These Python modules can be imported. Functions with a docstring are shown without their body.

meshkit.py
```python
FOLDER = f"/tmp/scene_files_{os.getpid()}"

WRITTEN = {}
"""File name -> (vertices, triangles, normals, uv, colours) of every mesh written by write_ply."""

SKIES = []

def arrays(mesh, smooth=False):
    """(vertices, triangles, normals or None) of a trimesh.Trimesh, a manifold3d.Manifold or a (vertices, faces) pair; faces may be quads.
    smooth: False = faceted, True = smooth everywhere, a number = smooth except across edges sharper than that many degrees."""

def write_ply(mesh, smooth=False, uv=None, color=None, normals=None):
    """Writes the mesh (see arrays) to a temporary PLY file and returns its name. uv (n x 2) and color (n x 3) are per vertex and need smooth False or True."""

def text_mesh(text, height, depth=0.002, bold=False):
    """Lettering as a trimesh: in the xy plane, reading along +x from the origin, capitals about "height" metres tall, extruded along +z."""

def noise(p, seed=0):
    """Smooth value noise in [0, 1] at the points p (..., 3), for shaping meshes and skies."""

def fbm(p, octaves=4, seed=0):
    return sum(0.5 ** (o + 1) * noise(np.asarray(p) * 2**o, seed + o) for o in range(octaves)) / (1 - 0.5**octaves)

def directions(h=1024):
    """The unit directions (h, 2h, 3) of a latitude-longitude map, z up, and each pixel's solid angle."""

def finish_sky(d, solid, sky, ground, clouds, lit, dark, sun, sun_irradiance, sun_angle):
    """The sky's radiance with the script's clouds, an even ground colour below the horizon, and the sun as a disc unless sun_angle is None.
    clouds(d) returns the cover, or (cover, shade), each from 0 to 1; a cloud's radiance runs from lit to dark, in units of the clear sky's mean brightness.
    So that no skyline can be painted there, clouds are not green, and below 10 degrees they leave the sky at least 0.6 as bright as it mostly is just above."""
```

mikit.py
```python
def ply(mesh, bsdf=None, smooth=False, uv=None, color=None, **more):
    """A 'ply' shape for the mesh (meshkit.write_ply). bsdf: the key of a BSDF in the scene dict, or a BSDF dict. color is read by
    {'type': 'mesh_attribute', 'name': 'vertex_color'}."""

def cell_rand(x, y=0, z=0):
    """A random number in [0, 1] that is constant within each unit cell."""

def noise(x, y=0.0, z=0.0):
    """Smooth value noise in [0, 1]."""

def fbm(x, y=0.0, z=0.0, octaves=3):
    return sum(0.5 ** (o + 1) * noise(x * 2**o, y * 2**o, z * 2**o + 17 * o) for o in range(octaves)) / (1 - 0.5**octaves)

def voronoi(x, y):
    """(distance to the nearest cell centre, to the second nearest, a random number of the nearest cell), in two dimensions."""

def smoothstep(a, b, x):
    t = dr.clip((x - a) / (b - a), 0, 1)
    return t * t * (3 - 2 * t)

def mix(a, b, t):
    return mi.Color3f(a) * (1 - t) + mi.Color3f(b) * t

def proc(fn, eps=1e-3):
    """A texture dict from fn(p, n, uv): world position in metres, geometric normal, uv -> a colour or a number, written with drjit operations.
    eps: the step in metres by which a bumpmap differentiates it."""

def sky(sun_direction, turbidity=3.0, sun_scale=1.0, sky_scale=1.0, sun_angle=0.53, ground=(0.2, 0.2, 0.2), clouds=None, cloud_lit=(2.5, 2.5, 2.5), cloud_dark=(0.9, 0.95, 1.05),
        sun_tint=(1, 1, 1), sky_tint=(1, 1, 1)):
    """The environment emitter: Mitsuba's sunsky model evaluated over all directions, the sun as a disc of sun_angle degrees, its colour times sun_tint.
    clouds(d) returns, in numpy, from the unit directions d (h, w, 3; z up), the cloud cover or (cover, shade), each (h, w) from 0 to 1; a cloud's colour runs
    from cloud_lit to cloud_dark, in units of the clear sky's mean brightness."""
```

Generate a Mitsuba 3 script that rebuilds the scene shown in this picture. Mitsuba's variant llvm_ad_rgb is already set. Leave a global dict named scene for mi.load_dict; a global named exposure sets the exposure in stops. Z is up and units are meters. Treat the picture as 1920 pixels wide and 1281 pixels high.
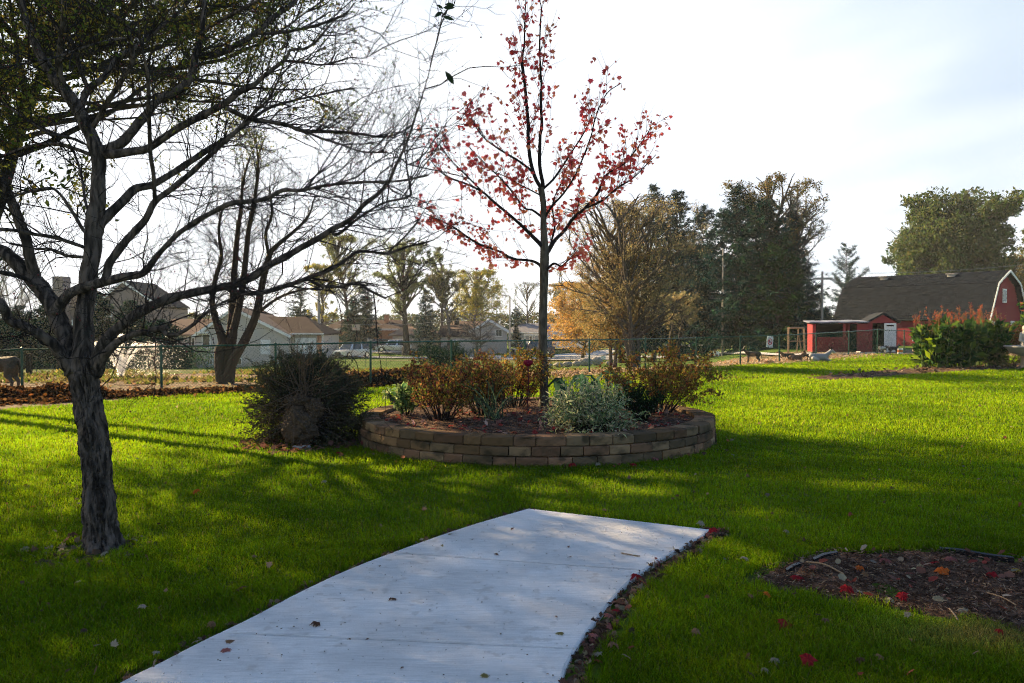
import math, numpy as np, trimesh, mitsuba as mi, mikit, meshkit, drjit as dr
import manifold3d as m3, shapely, shapely.geometry as sg
from scipy.spatial import Delaunay
from mikit import proc, fbm, noise, smoothstep, mix, voronoi, cell_rand

# ---------------------------------------------------------------- camera, sky, exposure
T = mi.ScalarTransform4f
EYE, FOC, HOR = 1.65, 1500.0, 608.0            # eye height in metres; focal length and horizon row of a 1920 x 1281 frame
PITCH = math.atan((640.5 - HOR) / FOC)
scene, labels = {}, {}
scene['camera'] = {'type': 'perspective', 'fov': math.degrees(2 * math.atan(960 / FOC)), 'fov_axis': 'x', 'near_clip': 0.05, 'far_clip': 6000.0,
                   'to_world': T().look_at(origin=[0, 0, EYE], target=[0, math.cos(PITCH), EYE - math.sin(PITCH)], up=[0, 0, 1])}
SUN_AZ, SUN_EL = math.radians(50), math.radians(27)
SUN = np.array([-math.sin(SUN_AZ) * math.cos(SUN_EL), math.cos(SUN_AZ) * math.cos(SUN_EL), math.sin(SUN_EL)])

def cloud_cover(d):
    """Bright broken veil, thick towards the low sun and thinning to blue away from it; (cover, shade)."""
    q = d / np.maximum(d[..., 2:3] + 0.12, 0.05)
    n = meshkit.fbm(np.stack([q[..., 0] * 0.9, q[..., 1] * 0.5, q[..., 2] * 0], -1) + 7.3, 5, seed=4)
    s = np.clip(d @ SUN, -1, 1); t = np.clip((d[..., 2] - 0.33) / 0.32, 0, 1); f = np.clip((s + 0.35) / 0.5, 0, 1)
    cover = 0.66 + 1.6 * (n - 0.5) + 0.4 * np.clip(s, 0, 1) + 0.3 * np.exp(-np.maximum(d[..., 2], 0) / 0.15)
    cover = np.clip(cover, 0, 1) * (1 - 0.95 * t * t * (3 - 2 * t)) * (0.12 + 0.88 * f * f * (3 - 2 * f))
    streak = meshkit.fbm(np.stack([q[..., 0] * 1.6 + q[..., 1] * 0.8, q[..., 1] * 0.7 - q[..., 0] * 0.3, q[..., 2] * 0], -1) + 3.1, 4, seed=9)
    return cover, np.clip(1.0 - 1.5 * s + 2.4 * (streak - 0.5), 0, 1) * np.clip(d[..., 2] / 0.3 - 0.1, 0, 1)

scene['sky'] = mikit.sky(SUN.tolist(), turbidity=3.0, sun_scale=1.0, sky_scale=0.42, clouds=cloud_cover, cloud_lit=(3.2, 3.32, 3.5), cloud_dark=(2.0, 2.35, 2.65), sun_tint=(1.0, 0.94, 0.80), sky_tint=(0.9, 1.0, 1.16))
exposure = 3.45

# ---------------------------------------------------------------- helpers
def rng_of(s): return np.random.default_rng(s)
FWD, UPV = np.array([0, math.cos(PITCH), -math.sin(PITCH)]), np.array([0, math.sin(PITCH), math.cos(PITCH)])
def ray(x, y): return FWD + (x - 960) / FOC * np.array([1.0, 0, 0]) + (640.5 - y) / FOC * UPV
def at(x, y, Y):
    """The point seen at pixel (x, y) of the photograph at the distance Y."""
    d = ray(x, y)
    return np.array([0, 0, EYE]) + d * (Y / d[1])
def on(x, y, z=0.0):
    d = ray(x, y)
    return np.array([0, 0, EYE]) + d * ((z - EYE) / d[2])
def height(x, y):
    """The ground: level lawn, then falling away to the street."""
    x, y = np.asarray(x, float), np.asarray(y, float)
    dd = np.interp(y, [0, 28, 40, 60, 82, 95, 108, 130, 220, 4000], [0, 0, 0.45, 1.2, 1.95, 2.1, 1.6, 1.2, 1.2, 1.2])
    u = x / np.maximum(y, 1.0)
    t = np.clip((u - 0.2) / 0.14, 0, 1)
    w = 1 - t * t * (3 - 2 * t)
    tl = np.clip((-0.22 - u) / 0.12, 0, 1)
    left = tl * tl * (3 - 2 * tl) * 1.1 * np.exp(-((y - 80) / 28) ** 2)
    return -(dd * w + left)
def hit(x, y):
    d = ray(x, y); o = np.array([0, 0, EYE]); t = 2.0
    while t < 400:
        p = o + d * t
        if p[2] < height(p[0], p[1]): break
        t += 0.1
    return p
def catmull(P, n):
    P = np.asarray(P, float)
    Q = np.vstack([2 * P[0] - P[1], P, 2 * P[-1] - P[-2]])
    out = []
    for i in range(len(P) - 1):
        a, b, c, d = Q[i:i + 4]
        for t in np.arange(n) / n:
            out.append(0.5 * (2 * b + (c - a) * t + (2 * a - 5 * b + 4 * c - d) * t * t + (3 * b - a - 3 * c + d) * t ** 3))
    return np.array(out + [P[-1]])

class Mesh:
    def __init__(s): s.V, s.F, s.C, s.n = [], [], [], 0
    def add(s, V, F, col=None):
        V, F = np.asarray(V, float), np.asarray(F, int)
        if len(V) == 0: return s
        if F.shape[1] == 4: F = np.vstack([F[:, [0, 1, 2]], F[:, [0, 2, 3]]])
        s.V.append(V); s.F.append(F + s.n); s.n += len(V)
        if col is not None: s.C.append(np.broadcast_to(np.asarray(col, float), (len(V), 3)))
        return s
    def tm(s, m, col=None): return s.add(m.vertices, m.faces, col)
    def man(s, m, col=None):
        q = m.to_mesh(); return s.add(q.vert_properties[:, :3], q.tri_verts, col)
    def box(s, x0, x1, y0, y1, z0, z1, col=None):
        V = [(x, y, z) for x in (x0, x1) for y in (y0, y1) for z in (z0, z1)]
        return s.add(V, [[0, 1, 3], [0, 3, 2], [4, 6, 7], [4, 7, 5], [0, 4, 5], [0, 5, 1], [2, 3, 7], [2, 7, 6], [0, 2, 6], [0, 6, 4], [1, 5, 7], [1, 7, 3]], col)
    def prism(s, poly, axis_vec, col=None):
        """A flat polygon (k x 3) pushed along axis_vec; fan-triangulated, so convex."""
        P = np.asarray(poly, float); k = len(P); a = np.asarray(axis_vec, float)
        n = np.cross(P[1] - P[0], P[2] - P[1])
        if n @ a > 0: P = P[::-1]
        V = np.vstack([P, P + a]); F = []
        for i in range(1, k - 1): F += [[0, i, i + 1], [k, k + i + 1, k + i]]
        for i in range(k):
            j = (i + 1) % k; F += [[i, k + i, k + j], [i, k + j, j]]
        return s.add(V, F, col)
    def tube(s, P, R, sides=6, col=None, cap=True):
        P = np.asarray(P, float); R = np.broadcast_to(np.asarray(R, float), (len(P),))
        t = np.gradient(P, axis=0); t /= np.linalg.norm(t, axis=1, keepdims=True) + 1e-12
        a = np.cross(t[0], [0, 0, 1] if abs(t[0][2]) < 0.9 else [1, 0, 0]); A = []
        for k in range(len(P)):
            a = a - t[k] * (a @ t[k]); a /= np.linalg.norm(a) + 1e-12; A.append(a)
        A = np.array(A); B = np.cross(t, A); th = np.arange(sides) * 2 * np.pi / sides
        V = P[:, None] + R[:, None, None] * (np.cos(th)[None, :, None] * A[:, None] + np.sin(th)[None, :, None] * B[:, None])
        i, j = np.meshgrid(np.arange(len(P) - 1), np.arange(sides), indexing='ij')
        q = np.stack([i * sides + j, i * sides + (j + 1) % sides, (i + 1) * sides + (j + 1) % sides, (i + 1) * sides + j], -1).reshape(-1, 4)
        F = [q[:, [0, 1, 2]], q[:, [0, 2, 3]]]; V = V.reshape(-1, 3)
        if cap:
            n = len(V); V = np.vstack([V, P[0], P[-1]]); j = np.arange(sides); e = (len(P) - 1) * sides
            F += [np.stack([j * 0 + n, (j + 1) % sides, j], 1), np.stack([j * 0 + n + 1, e + j, e + (j + 1) % sides], 1)]
        return s.add(V, np.vstack(F), col)
    def segs(s, p0, p1, r0, r1, sides=3, col=None):
        """Many straight tapered twigs at once."""
        p0, p1 = np.asarray(p0, float).reshape(-1, 3), np.asarray(p1, float).reshape(-1, 3); n = len(p0)
        if n == 0: return s
        r0, r1 = np.broadcast_to(r0, (n,)), np.broadcast_to(r1, (n,))
        t = p1 - p0; t = t / (np.linalg.norm(t, axis=1, keepdims=True) + 1e-12)
        a = np.cross(t, np.where(np.abs(t[:, 2:]) < 0.9, [0, 0, 1.0], [1.0, 0, 0])); a /= np.linalg.norm(a, axis=1, keepdims=True) + 1e-12
        b = np.cross(t, a); th = np.arange(sides) * 2 * np.pi / sides
        ring = np.cos(th)[None, :, None] * a[:, None] + np.sin(th)[None, :, None] * b[:, None]
        V = np.concatenate([p0[:, None] + ring * r0[:, None, None], p1[:, None] + ring * r1[:, None, None]], 1).reshape(-1, 3)
        j = np.arange(sides); k = (j + 1) % sides
        f = np.concatenate([np.stack([j, k, k + sides], 1), np.stack([j, k + sides, j + sides], 1)])
        F = (f[None] + (np.arange(n) * 2 * sides)[:, None, None]).reshape(-1, 3)
        c = None if col is None else np.repeat(np.broadcast_to(col, (n, 3)), 2 * sides, axis=0)
        return s.add(V, F, c)
    def leaves(s, P, size, rng, col, shape='leaf', normal=None, spread=1.0, along=None, curls=1.0):
        """Leaf blades at the points P, each its own tilt and colour."""
        P = np.asarray(P, float); n = len(P)
        if n == 0: return s
        S = SHAPES[shape]; k = len(S[0]); size = np.broadcast_to(size, (n,))
        N = rng.normal(size=(n, 3))
        if normal is not None: N = np.asarray(normal) + spread * N
        N /= np.linalg.norm(N, axis=1, keepdims=True) + 1e-9
        U = rng.normal(size=(n, 3)) if along is None else np.broadcast_to(along, (n, 3)) + 0.35 * rng.normal(size=(n, 3))
        U = U - N * (U * N).sum(1, keepdims=True); U /= np.linalg.norm(U, axis=1, keepdims=True) + 1e-9
        W = np.cross(N, U); loc = S[0]
        curl = rng.uniform(0.3, 1.6, n) * curls
        V = P[:, None] + size[:, None, None] * (loc[None, :, :1] * W[:, None] + loc[None, :, 1:2] * U[:, None] + (loc[None, :, 2:] * curl[:, None, None]) * N[:, None])
        F = (S[1][None] + (np.arange(n) * k)[:, None, None]).reshape(-1, 3)
        return s.add(V.reshape(-1, 3), F, np.repeat(np.broadcast_to(col, (n, 3)), k, axis=0))
    def move(s, o, yaw=0.0):
        c, sn = math.cos(yaw), math.sin(yaw); R = np.array([[c, -sn, 0], [sn, c, 0], [0, 0, 1]])
        s.V = [v @ R.T + np.asarray(o) for v in s.V]; return s
    def out(s):
        return (np.vstack(s.V), np.vstack(s.F)), (np.vstack(s.C) if s.C else None)

def star(pts):
    pts = np.array(pts, float); k = len(pts)
    return np.vstack([pts, [[0, 0.35, 0.06]]]), np.array([[i, (i + 1) % k, k] for i in range(k)])
SHAPES = {
    'tri': (np.array([[-0.5, 0, 0], [0.5, 0, 0], [0, 1, 0.0]]), np.array([[0, 1, 2]])),
    'leaf': (np.array([[0, 0, 0], [0.24, 0.45, 0.08], [0, 1, -0.06], [-0.24, 0.45, 0.08]]), np.array([[0, 1, 2], [0, 2, 3]])),
    'lens': (np.array([[0, 0, 0], [0.13, 0.2, 0.03], [0.2, 0.45, 0.06], [0.13, 0.75, 0.02], [0, 1, -0.1], [-0.13, 0.75, 0.02], [-0.2, 0.45, 0.06], [-0.13, 0.2, 0.03], [0, 0.5, -0.02]]), np.array([[i, (i + 1) % 8, 8] for i in range(8)])),
    'narrow': (np.array([[0, 0, 0], [0.13, 0.45, 0.05], [0, 1, -0.1], [-0.13, 0.45, 0.05]]), np.array([[0, 1, 2], [0, 2, 3]])),
    'round': (np.array([[0, 0, 0], [0.4, 0.3, 0.08], [0.3, 0.8, 0.04], [0, 1, 0], [-0.3, 0.8, 0.04], [-0.4, 0.3, 0.08]]), np.array([[0, 1, 2], [0, 2, 3], [0, 3, 4], [0, 4, 5]])),
    'spray': (np.array([[-0.08, 0, 0], [0.08, 0, 0], [0.3, 0.5, -0.05], [0.05, 0.45, 0.03], [0, 1, -0.12], [-0.05, 0.45, 0.03], [-0.3, 0.5, -0.05]]), np.array([[3, 4, 5], [1, 2, 3], [0, 5, 6]])),
    'maple': star([(0, 0, 0), (0.14, 0.0, 0.0), (0.38, -0.05, -0.1), (0.33, 0.13, 0.02), (0.56, 0.36, -0.12), (0.37, 0.43, 0.03), (0.40, 0.62, -0.06), (0.2, 0.63, 0.05), (0.03, 1, -0.12), (-0.18, 0.62, 0.05), (-0.38, 0.66, -0.06), (-0.36, 0.42, 0.03), (-0.58, 0.33, -0.12), (-0.32, 0.12, 0.02), (-0.36, -0.06, -0.1), (-0.13, 0.01, 0)]),
}
def colours(rng, n, *choices, var=0.18):
    """n colours picked from the choices, each varied a little."""
    c = np.array(choices)[rng.integers(0, len(choices), n)]
    return np.clip(c * (1 + var * rng.normal(size=(n, 1))) * (1 + 0.06 * rng.normal(size=(n, 3))), 0.002, 0.95)

USED = {}
def numbered(k):
    i = USED.get(k, -1) + 1; USED[k] = i
    return k if i == 0 else f'{k}_{i:03d}'
def thing(name, label, cat, group=None, kind=None):
    k = numbered(name); labels[k] = {'label': label, 'category': cat}
    if group: labels[k]['group'] = group
    if kind: labels[k]['kind'] = kind
    return k
def emit(k, m, mat, smooth=False):
    if isinstance(m, Mesh):
        g, c = m.out()
        if c is not None and smooth not in (True, False): smooth = False
        scene[k] = mikit.ply(g, mat, smooth=smooth, **({'color': c} if c is not None else {}))
    else: scene[k] = mikit.ply(m, mat, smooth=smooth)
    return k
def part(parent, name, m, mat, smooth=False, label=None, kind=None):
    k = emit(numbered(parent + '__' + name), m, mat, smooth)
    if label or kind: labels[k] = {a: b for a, b in (('label', label), ('kind', kind)) if b}
    return k
def single(name, label, cat, m, mat, smooth=False, group=None, kind=None):
    return emit(thing(name, label, cat, group, kind), m, mat, smooth)
def structure(name, m, mat, smooth=False, label=None):
    k = numbered(name); labels[k] = {'kind': 'structure', 'label': label or name.replace('_', ' ')}
    if m is not None: emit(k, m, mat, smooth)
    return k

# ---------------------------------------------------------------- materials
def rgb(c): return {'type': 'rgb', 'value': [float(x) for x in c]}
def mat(name, c, rough=0.7, spec=0.3, metal=0.0, **kw):
    scene[name] = {'type': 'twosided', 'bsdf': {'type': 'principled', 'base_color': rgb(c) if not isinstance(c, dict) else c, 'roughness': rough, 'specular': spec, 'metallic': metal, **kw}}
    return name
VC = {'type': 'mesh_attribute', 'name': 'vertex_color'}
def thin(name, trans, rough=0.6):
    scene[name] = {'type': 'principledthin', 'base_color': VC, 'roughness': rough, 'diff_trans': trans, 'eta': 1.3}
thin('m_leaf', 0.9); thin('m_redleaf', 1.5, 0.4); thin('m_blade', 1.45, 0.45); thin('m_needle', 0.35); thin('m_spray', 1.75, 0.3)
mat('m_vcol', VC, 0.75); mat('m_vgloss', VC, 0.35, 0.5)
scene['m_block'] = {'type': 'bumpmap', 'tex': proc(lambda p, n, uv: fbm(p.x * 45, p.y * 45, p.z * 45, 3) * 1.0, 2e-3), 'scale': 0.02,
                    'bsdf': {'type': 'blendbsdf', 'weight': proc(lambda p, n, uv: smoothstep(0.42, 0.75, fbm(p.x * 7, p.y * 7, p.z * 9, 4)) * 0.75),
                             'a': {'type': 'principled', 'base_color': VC, 'roughness': 0.9, 'specular': 0.2}, 'b': {'type': 'principled', 'base_color': rgb((0.045, 0.04, 0.025)), 'roughness': 0.95, 'specular': 0.1}}}
def bark_col(p, n, uv):
    f = fbm(p.x * 42 + 3 * noise(p.x * 6, p.y * 6, p.z * 6), p.y * 42, p.z * 6, 4)
    g = fbm(p.x * 14 + 5, p.y * 14, p.z * 12, 3)
    c = mix([0.026, 0.02, 0.016], [0.17, 0.13, 0.105], smoothstep(0.3, 0.72, f))
    return mix(c, [0.07, 0.07, 0.056], smoothstep(0.55, 0.85, g) * 0.35)
scene['m_bark'] = {'type': 'twosided', 'bsdf': {'type': 'bumpmap', 'tex': proc(lambda p, n, uv: fbm(p.x * 40, p.y * 40, p.z * 11, 3), 2e-3), 'scale': 0.02,
                   'bsdf': {'type': 'principled', 'base_color': proc(bark_col), 'roughness': 0.9, 'specular': 0.2}}}
mat('m_twig', (0.026, 0.02, 0.018), 0.8, 0.15); mat('m_greybark', (0.045, 0.037, 0.03), 0.85); mat('m_farbark', (0.10, 0.085, 0.075), 0.9)
mat('m_maplebark', proc(lambda p, n, uv: mix([0.07, 0.055, 0.04], [0.15, 0.125, 0.09], smoothstep(0.3, 0.7, fbm(p.x * 30, p.y * 30, p.z * 9, 3)))), 0.85)
def concrete(p, n, uv):
    a = fbm(p.x * 3.1, p.y * 3.1, 0, 4); b = noise(p.x * 14, p.y * 160, 1.0); c = noise(p.x * 150, p.y * 150, 3.0)
    k = mix([0.62, 0.615, 0.595], [0.76, 0.75, 0.725], smoothstep(0.3, 0.7, a)) * (0.86 + 0.2 * b + 0.1 * c)
    spot = smoothstep(0.66, 0.82, fbm(p.x * 13 + 3, p.y * 13, 4.0, 4))
    return mix(k, [0.33, 0.29, 0.24], spot * 0.32)
scene['m_concrete'] = {'type': 'twosided', 'bsdf': {'type': 'bumpmap', 'tex': proc(lambda p, n, uv: noise(p.x * 20, p.y * 220, 0.0) * 0.6 + noise(p.x * 260, p.y * 260, 5.0) * 0.4, 1e-3), 'scale': 0.004,
                       'bsdf': {'type': 'principled', 'base_color': proc(concrete), 'roughness': 0.85, 'specular': 0.3}}}
def soil(p, n, uv):
    a = fbm(p.x * 22, p.y * 22, 0, 4); b = noise(p.x * 90, p.y * 90, 2.0)
    return mix([0.042, 0.025, 0.017], [0.125, 0.078, 0.052], smoothstep(0.3, 0.7, a)) * (0.6 + 0.8 * b)
mat('m_soil', proc(soil), 0.95, 0.1)
def lawn_col(p, n, uv):
    a = fbm(p.x * 0.55, p.y * 0.55, 0, 3); b = fbm(p.x * 24, p.y * 24, 0, 3)
    c = mix([0.048, 0.085, 0.007], [0.085, 0.135, 0.010], smoothstep(0.3, 0.7, a))
    return mix(c, [0.05, 0.045, 0.015], smoothstep(0.55, 0.75, b) * 0.5)
mat('m_lawn', proc(lawn_col), 0.9, 0.1)
def far_ground(p, n, uv):
    a = fbm(p.x * 0.12, p.y * 0.12, 0, 4); b = fbm(p.x * 2.2, p.y * 2.2, 0, 3)
    g = mix([0.055, 0.10, 0.014], [0.10, 0.15, 0.025], smoothstep(0.3, 0.7, b))
    return mix(g, [0.16, 0.13, 0.06], smoothstep(0.5, 0.72, a) * 0.7)
mat('m_ground', proc(far_ground), 0.95, 0.1)
def yard(p, n, uv):
    a = fbm(p.x * 1.1, p.y * 1.1, 0, 3); b = fbm(p.x * 9, p.y * 9, 0, 3); c = cell_rand(p.x * 9, p.y * 9, 1)
    d = mix([0.12, 0.085, 0.055], [0.27, 0.20, 0.13], smoothstep(0.3, 0.7, b))
    d = mix(d, [0.09, 0.10, 0.03], smoothstep(0.54, 0.7, a) * 0.6)
    return mix(d, [0.42, 0.33, 0.22], smoothstep(0.9, 0.93, c) * 0.7)
mat('m_yard', proc(yard), 0.95, 0.1)
mat('m_street', (0.30, 0.295, 0.28), 0.9, 0.2); mat('m_drive', (0.42, 0.41, 0.385), 0.9, 0.2)
mat('m_fence', (0.015, 0.075, 0.05), 0.35, 0.5); mat('m_wire', (0.015, 0.06, 0.042), 0.8, 0.05)
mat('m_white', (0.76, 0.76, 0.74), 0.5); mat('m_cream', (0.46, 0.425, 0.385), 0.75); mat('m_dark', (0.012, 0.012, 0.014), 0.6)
mat('m_glass', (0.03, 0.04, 0.05), 0.08, 0.8); mat('m_tansiding', (0.2, 0.165, 0.16), 0.75); mat('m_brown_roof', (0.065, 0.046, 0.04), 0.95, 0.1)
mat('m_tan_roof', (0.19, 0.135, 0.105), 0.95, 0.1); mat('m_grey_roof', (0.17, 0.17, 0.19), 0.9); mat('m_slate_roof', (0.022, 0.026, 0.034), 0.95, 0.1)
mat('m_brick', proc(lambda p, n, uv: mix([0.36, 0.15, 0.085], [0.5, 0.25, 0.15], cell_rand((p.x + p.y) * 4.5, 0.5, p.z * 13))), 0.9)
mat('m_greywall', (0.30, 0.33, 0.38), 0.7); mat('m_barn', (0.28, 0.042, 0.052), 0.8, 0.15); mat('m_deck', (0.22, 0.085, 0.06), 0.7)
mat('m_rubber', (0.02, 0.02, 0.02), 0.8); mat('m_silver', (0.55, 0.58, 0.62), 0.25, 0.5, 0.6, clearcoat=0.8); mat('m_navy', (0.035, 0.045, 0.08), 0.25, 0.5, 0.2, clearcoat=0.8)
mat('m_plum', (0.09, 0.05, 0.06), 0.25, 0.5, 0.2, clearcoat=0.8); mat('m_chrome', (0.7, 0.7, 0.72), 0.2, 0.5, 0.9); mat('m_lamp', (0.75, 0.75, 0.7), 0.15, 0.6)
mat('m_bin', (0.03, 0.06, 0.085), 0.5); mat('m_pole', (0.36, 0.33, 0.29), 0.85); mat('m_cable', (0.35, 0.35, 0.36), 0.5); mat('m_wood', (0.30, 0.21, 0.13), 0.85)
mat('m_red', (0.62, 0.03, 0.05), 0.5); mat('m_blue', (0.05, 0.07, 0.28), 0.6); mat('m_orange', (0.7, 0.22, 0.06), 0.5); mat('m_tarp', (0.17, 0.19, 0.25), 0.6)
mat('m_berry', (0.14, 0.02, 0.018), 0.35, 0.5); mat('m_rock', (0.34, 0.31, 0.27), 0.9); mat('m_burlap', proc(lambda p, n, uv: mix([0.035, 0.024, 0.016], [0.15, 0.098, 0.06], fbm(p.x * 40, p.y * 40, p.z * 40, 3))), 0.95)
mat('m_edging', (0.012, 0.013, 0.016), 0.35, 0.5); mat('m_stone', (0.45, 0.42, 0.37), 0.85); mat('m_stalk', (0.10, 0.02, 0.025), 0.6)

# ---------------------------------------------------------------- ground, lawn, path
def sheet(poly, step, dz, jitter=0.0, seed=1):
    """A polygon of the ground plan laid on the terrain as one sheet."""
    pg = sg.Polygon(poly).buffer(0); b = pg.bounds; rg = rng_of(seed)
    edge = np.array(shapely.segmentize(pg.exterior, step).coords)[:-1]
    gx, gy = np.meshgrid(np.arange(b[0], b[2], step), np.arange(b[1], b[3], step))
    q = np.c_[gx.ravel(), gy.ravel()] + rg.uniform(-0.2, 0.2, (gx.size, 2)) * step
    q = q[shapely.contains_xy(pg.buffer(-step * 0.4), q[:, 0], q[:, 1])]
    P = np.vstack([edge, q]); tri = Delaunay(P).simplices
    cen = P[tri].mean(1); tri = tri[shapely.contains_xy(pg, cen[:, 0], cen[:, 1])]
    a, c, e = P[tri[:, 0]], P[tri[:, 1]], P[tri[:, 2]]
    ar = (c[:, 0] - a[:, 0]) * (e[:, 1] - a[:, 1]) - (c[:, 1] - a[:, 1]) * (e[:, 0] - a[:, 0])
    tri[ar < 0] = tri[ar < 0][:, ::-1]; tri = tri[np.abs(ar) > 1e-9]
    z = height(P[:, 0], P[:, 1]) + dz
    if jitter:
        z = z + jitter * (meshkit.fbm(np.c_[P * 3.0, P[:, :1] * 0], 3, seed) - 0.5); z[:len(edge)] = height(edge[:, 0], edge[:, 1]) - 0.012
    return np.c_[P, z], tri

ang = np.linspace(0, 2 * np.pi, 121)[:-1]
rad = np.r_[0.0, np.geomspace(2.5, 600, 64)]
RR, AA = np.meshgrid(rad, ang, indexing='ij')
GX, GY = RR * np.sin(AA), RR * np.cos(AA) + 8
gv = np.c_[GX.ravel(), GY.ravel(), (height(GX, GY) - 0.035).ravel()]
i, j = np.meshgrid(np.arange(len(rad) - 1), np.arange(len(ang)), indexing='ij'); k2 = (j + 1) % len(ang); na = len(ang)
quads = np.stack([i * na + j, (i + 1) * na + j, (i + 1) * na + k2, i * na + k2], -1).reshape(-1, 4)
structure('ground', (gv, quads[:, ::-1]), 'm_ground', True, 'grassy ground falling gently to the street and the houses')

LAWN_EDGE = [on(*p)[:2] for p in [(-60, 776), (60, 764), (160, 757), (260, 748), (360, 741), (440, 737), (560, 732), (700, 727), (800, 722), (900, 716), (1000, 711), (1105, 705), (1200, 698), (1300, 690), (1388, 685), (1461, 682), (1540, 676), (1600, 668), (1640, 663.5)]]
lawn_poly = [(-26, -14), (-26, 16), (-13.5, 14.6)] + [tuple(p) for p in LAWN_EDGE] + [(25.5, 41), (31, 41.5), (42, 40), (42, -14)]
structure('lawn', sheet(lawn_poly, 0.55, 0.0, 0.0), 'm_lawn', True, 'mown green lawn')
yard_poly = [(-26, 16)] + [tuple(p + np.array([0, -0.05])) for p in LAWN_EDGE] + [(25.5, 41), (31, 42), (33, 52), (22, 52), (14, 46), (8, 39), (3.5, 33), (-2, 29.5), (-8, 29), (-14, 26), (-26, 25)]
structure('dirt_yard', sheet(yard_poly, 0.6, -0.012), 'm_yard', True, 'bare brown ground littered with leaves behind the green fence')

PATH_L = [(990, 953), (880, 985), (780, 1019), (660, 1064), (560, 1110), (470, 1157), (380, 1200), (300, 1241), (220, 1281)]
PATH_R = [(1335, 993), (1290, 1020), (1250, 1042), (1200, 1074), (1160, 1110), (1120, 1160), (1080, 1214), (1052, 1281)]
PL = np.vstack([[on(x, y, 0.03)[:2] for x, y in PATH_L], [(-1.92, 3.0), (-1.95, 2.0), (-1.9, 0.0), (-1.85, -5.0)]])
PR = np.vstack([[on(x, y, 0.03)[:2] for x, y in PATH_R], [(0.17, 3.0), (0.12, 2.0), (0.12, 0.0), (0.15, -5.0)]])
path_ring = sg.Polygon(np.vstack([catmull(PL, 6), catmull(PR, 6)[::-1]])).buffer(0)
cuts = [[on(735, 1036, 0.03)[:2], on(1192, 1068, 0.03)[:2]], [on(395, 1185, 0.03)[:2], on(1078, 1216, 0.03)[:2]], [(-2.2, 2.35), (0.4, 2.3)], [(-2.2, 0.6), (0.4, 0.6)]]
pieces = [path_ring]
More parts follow.
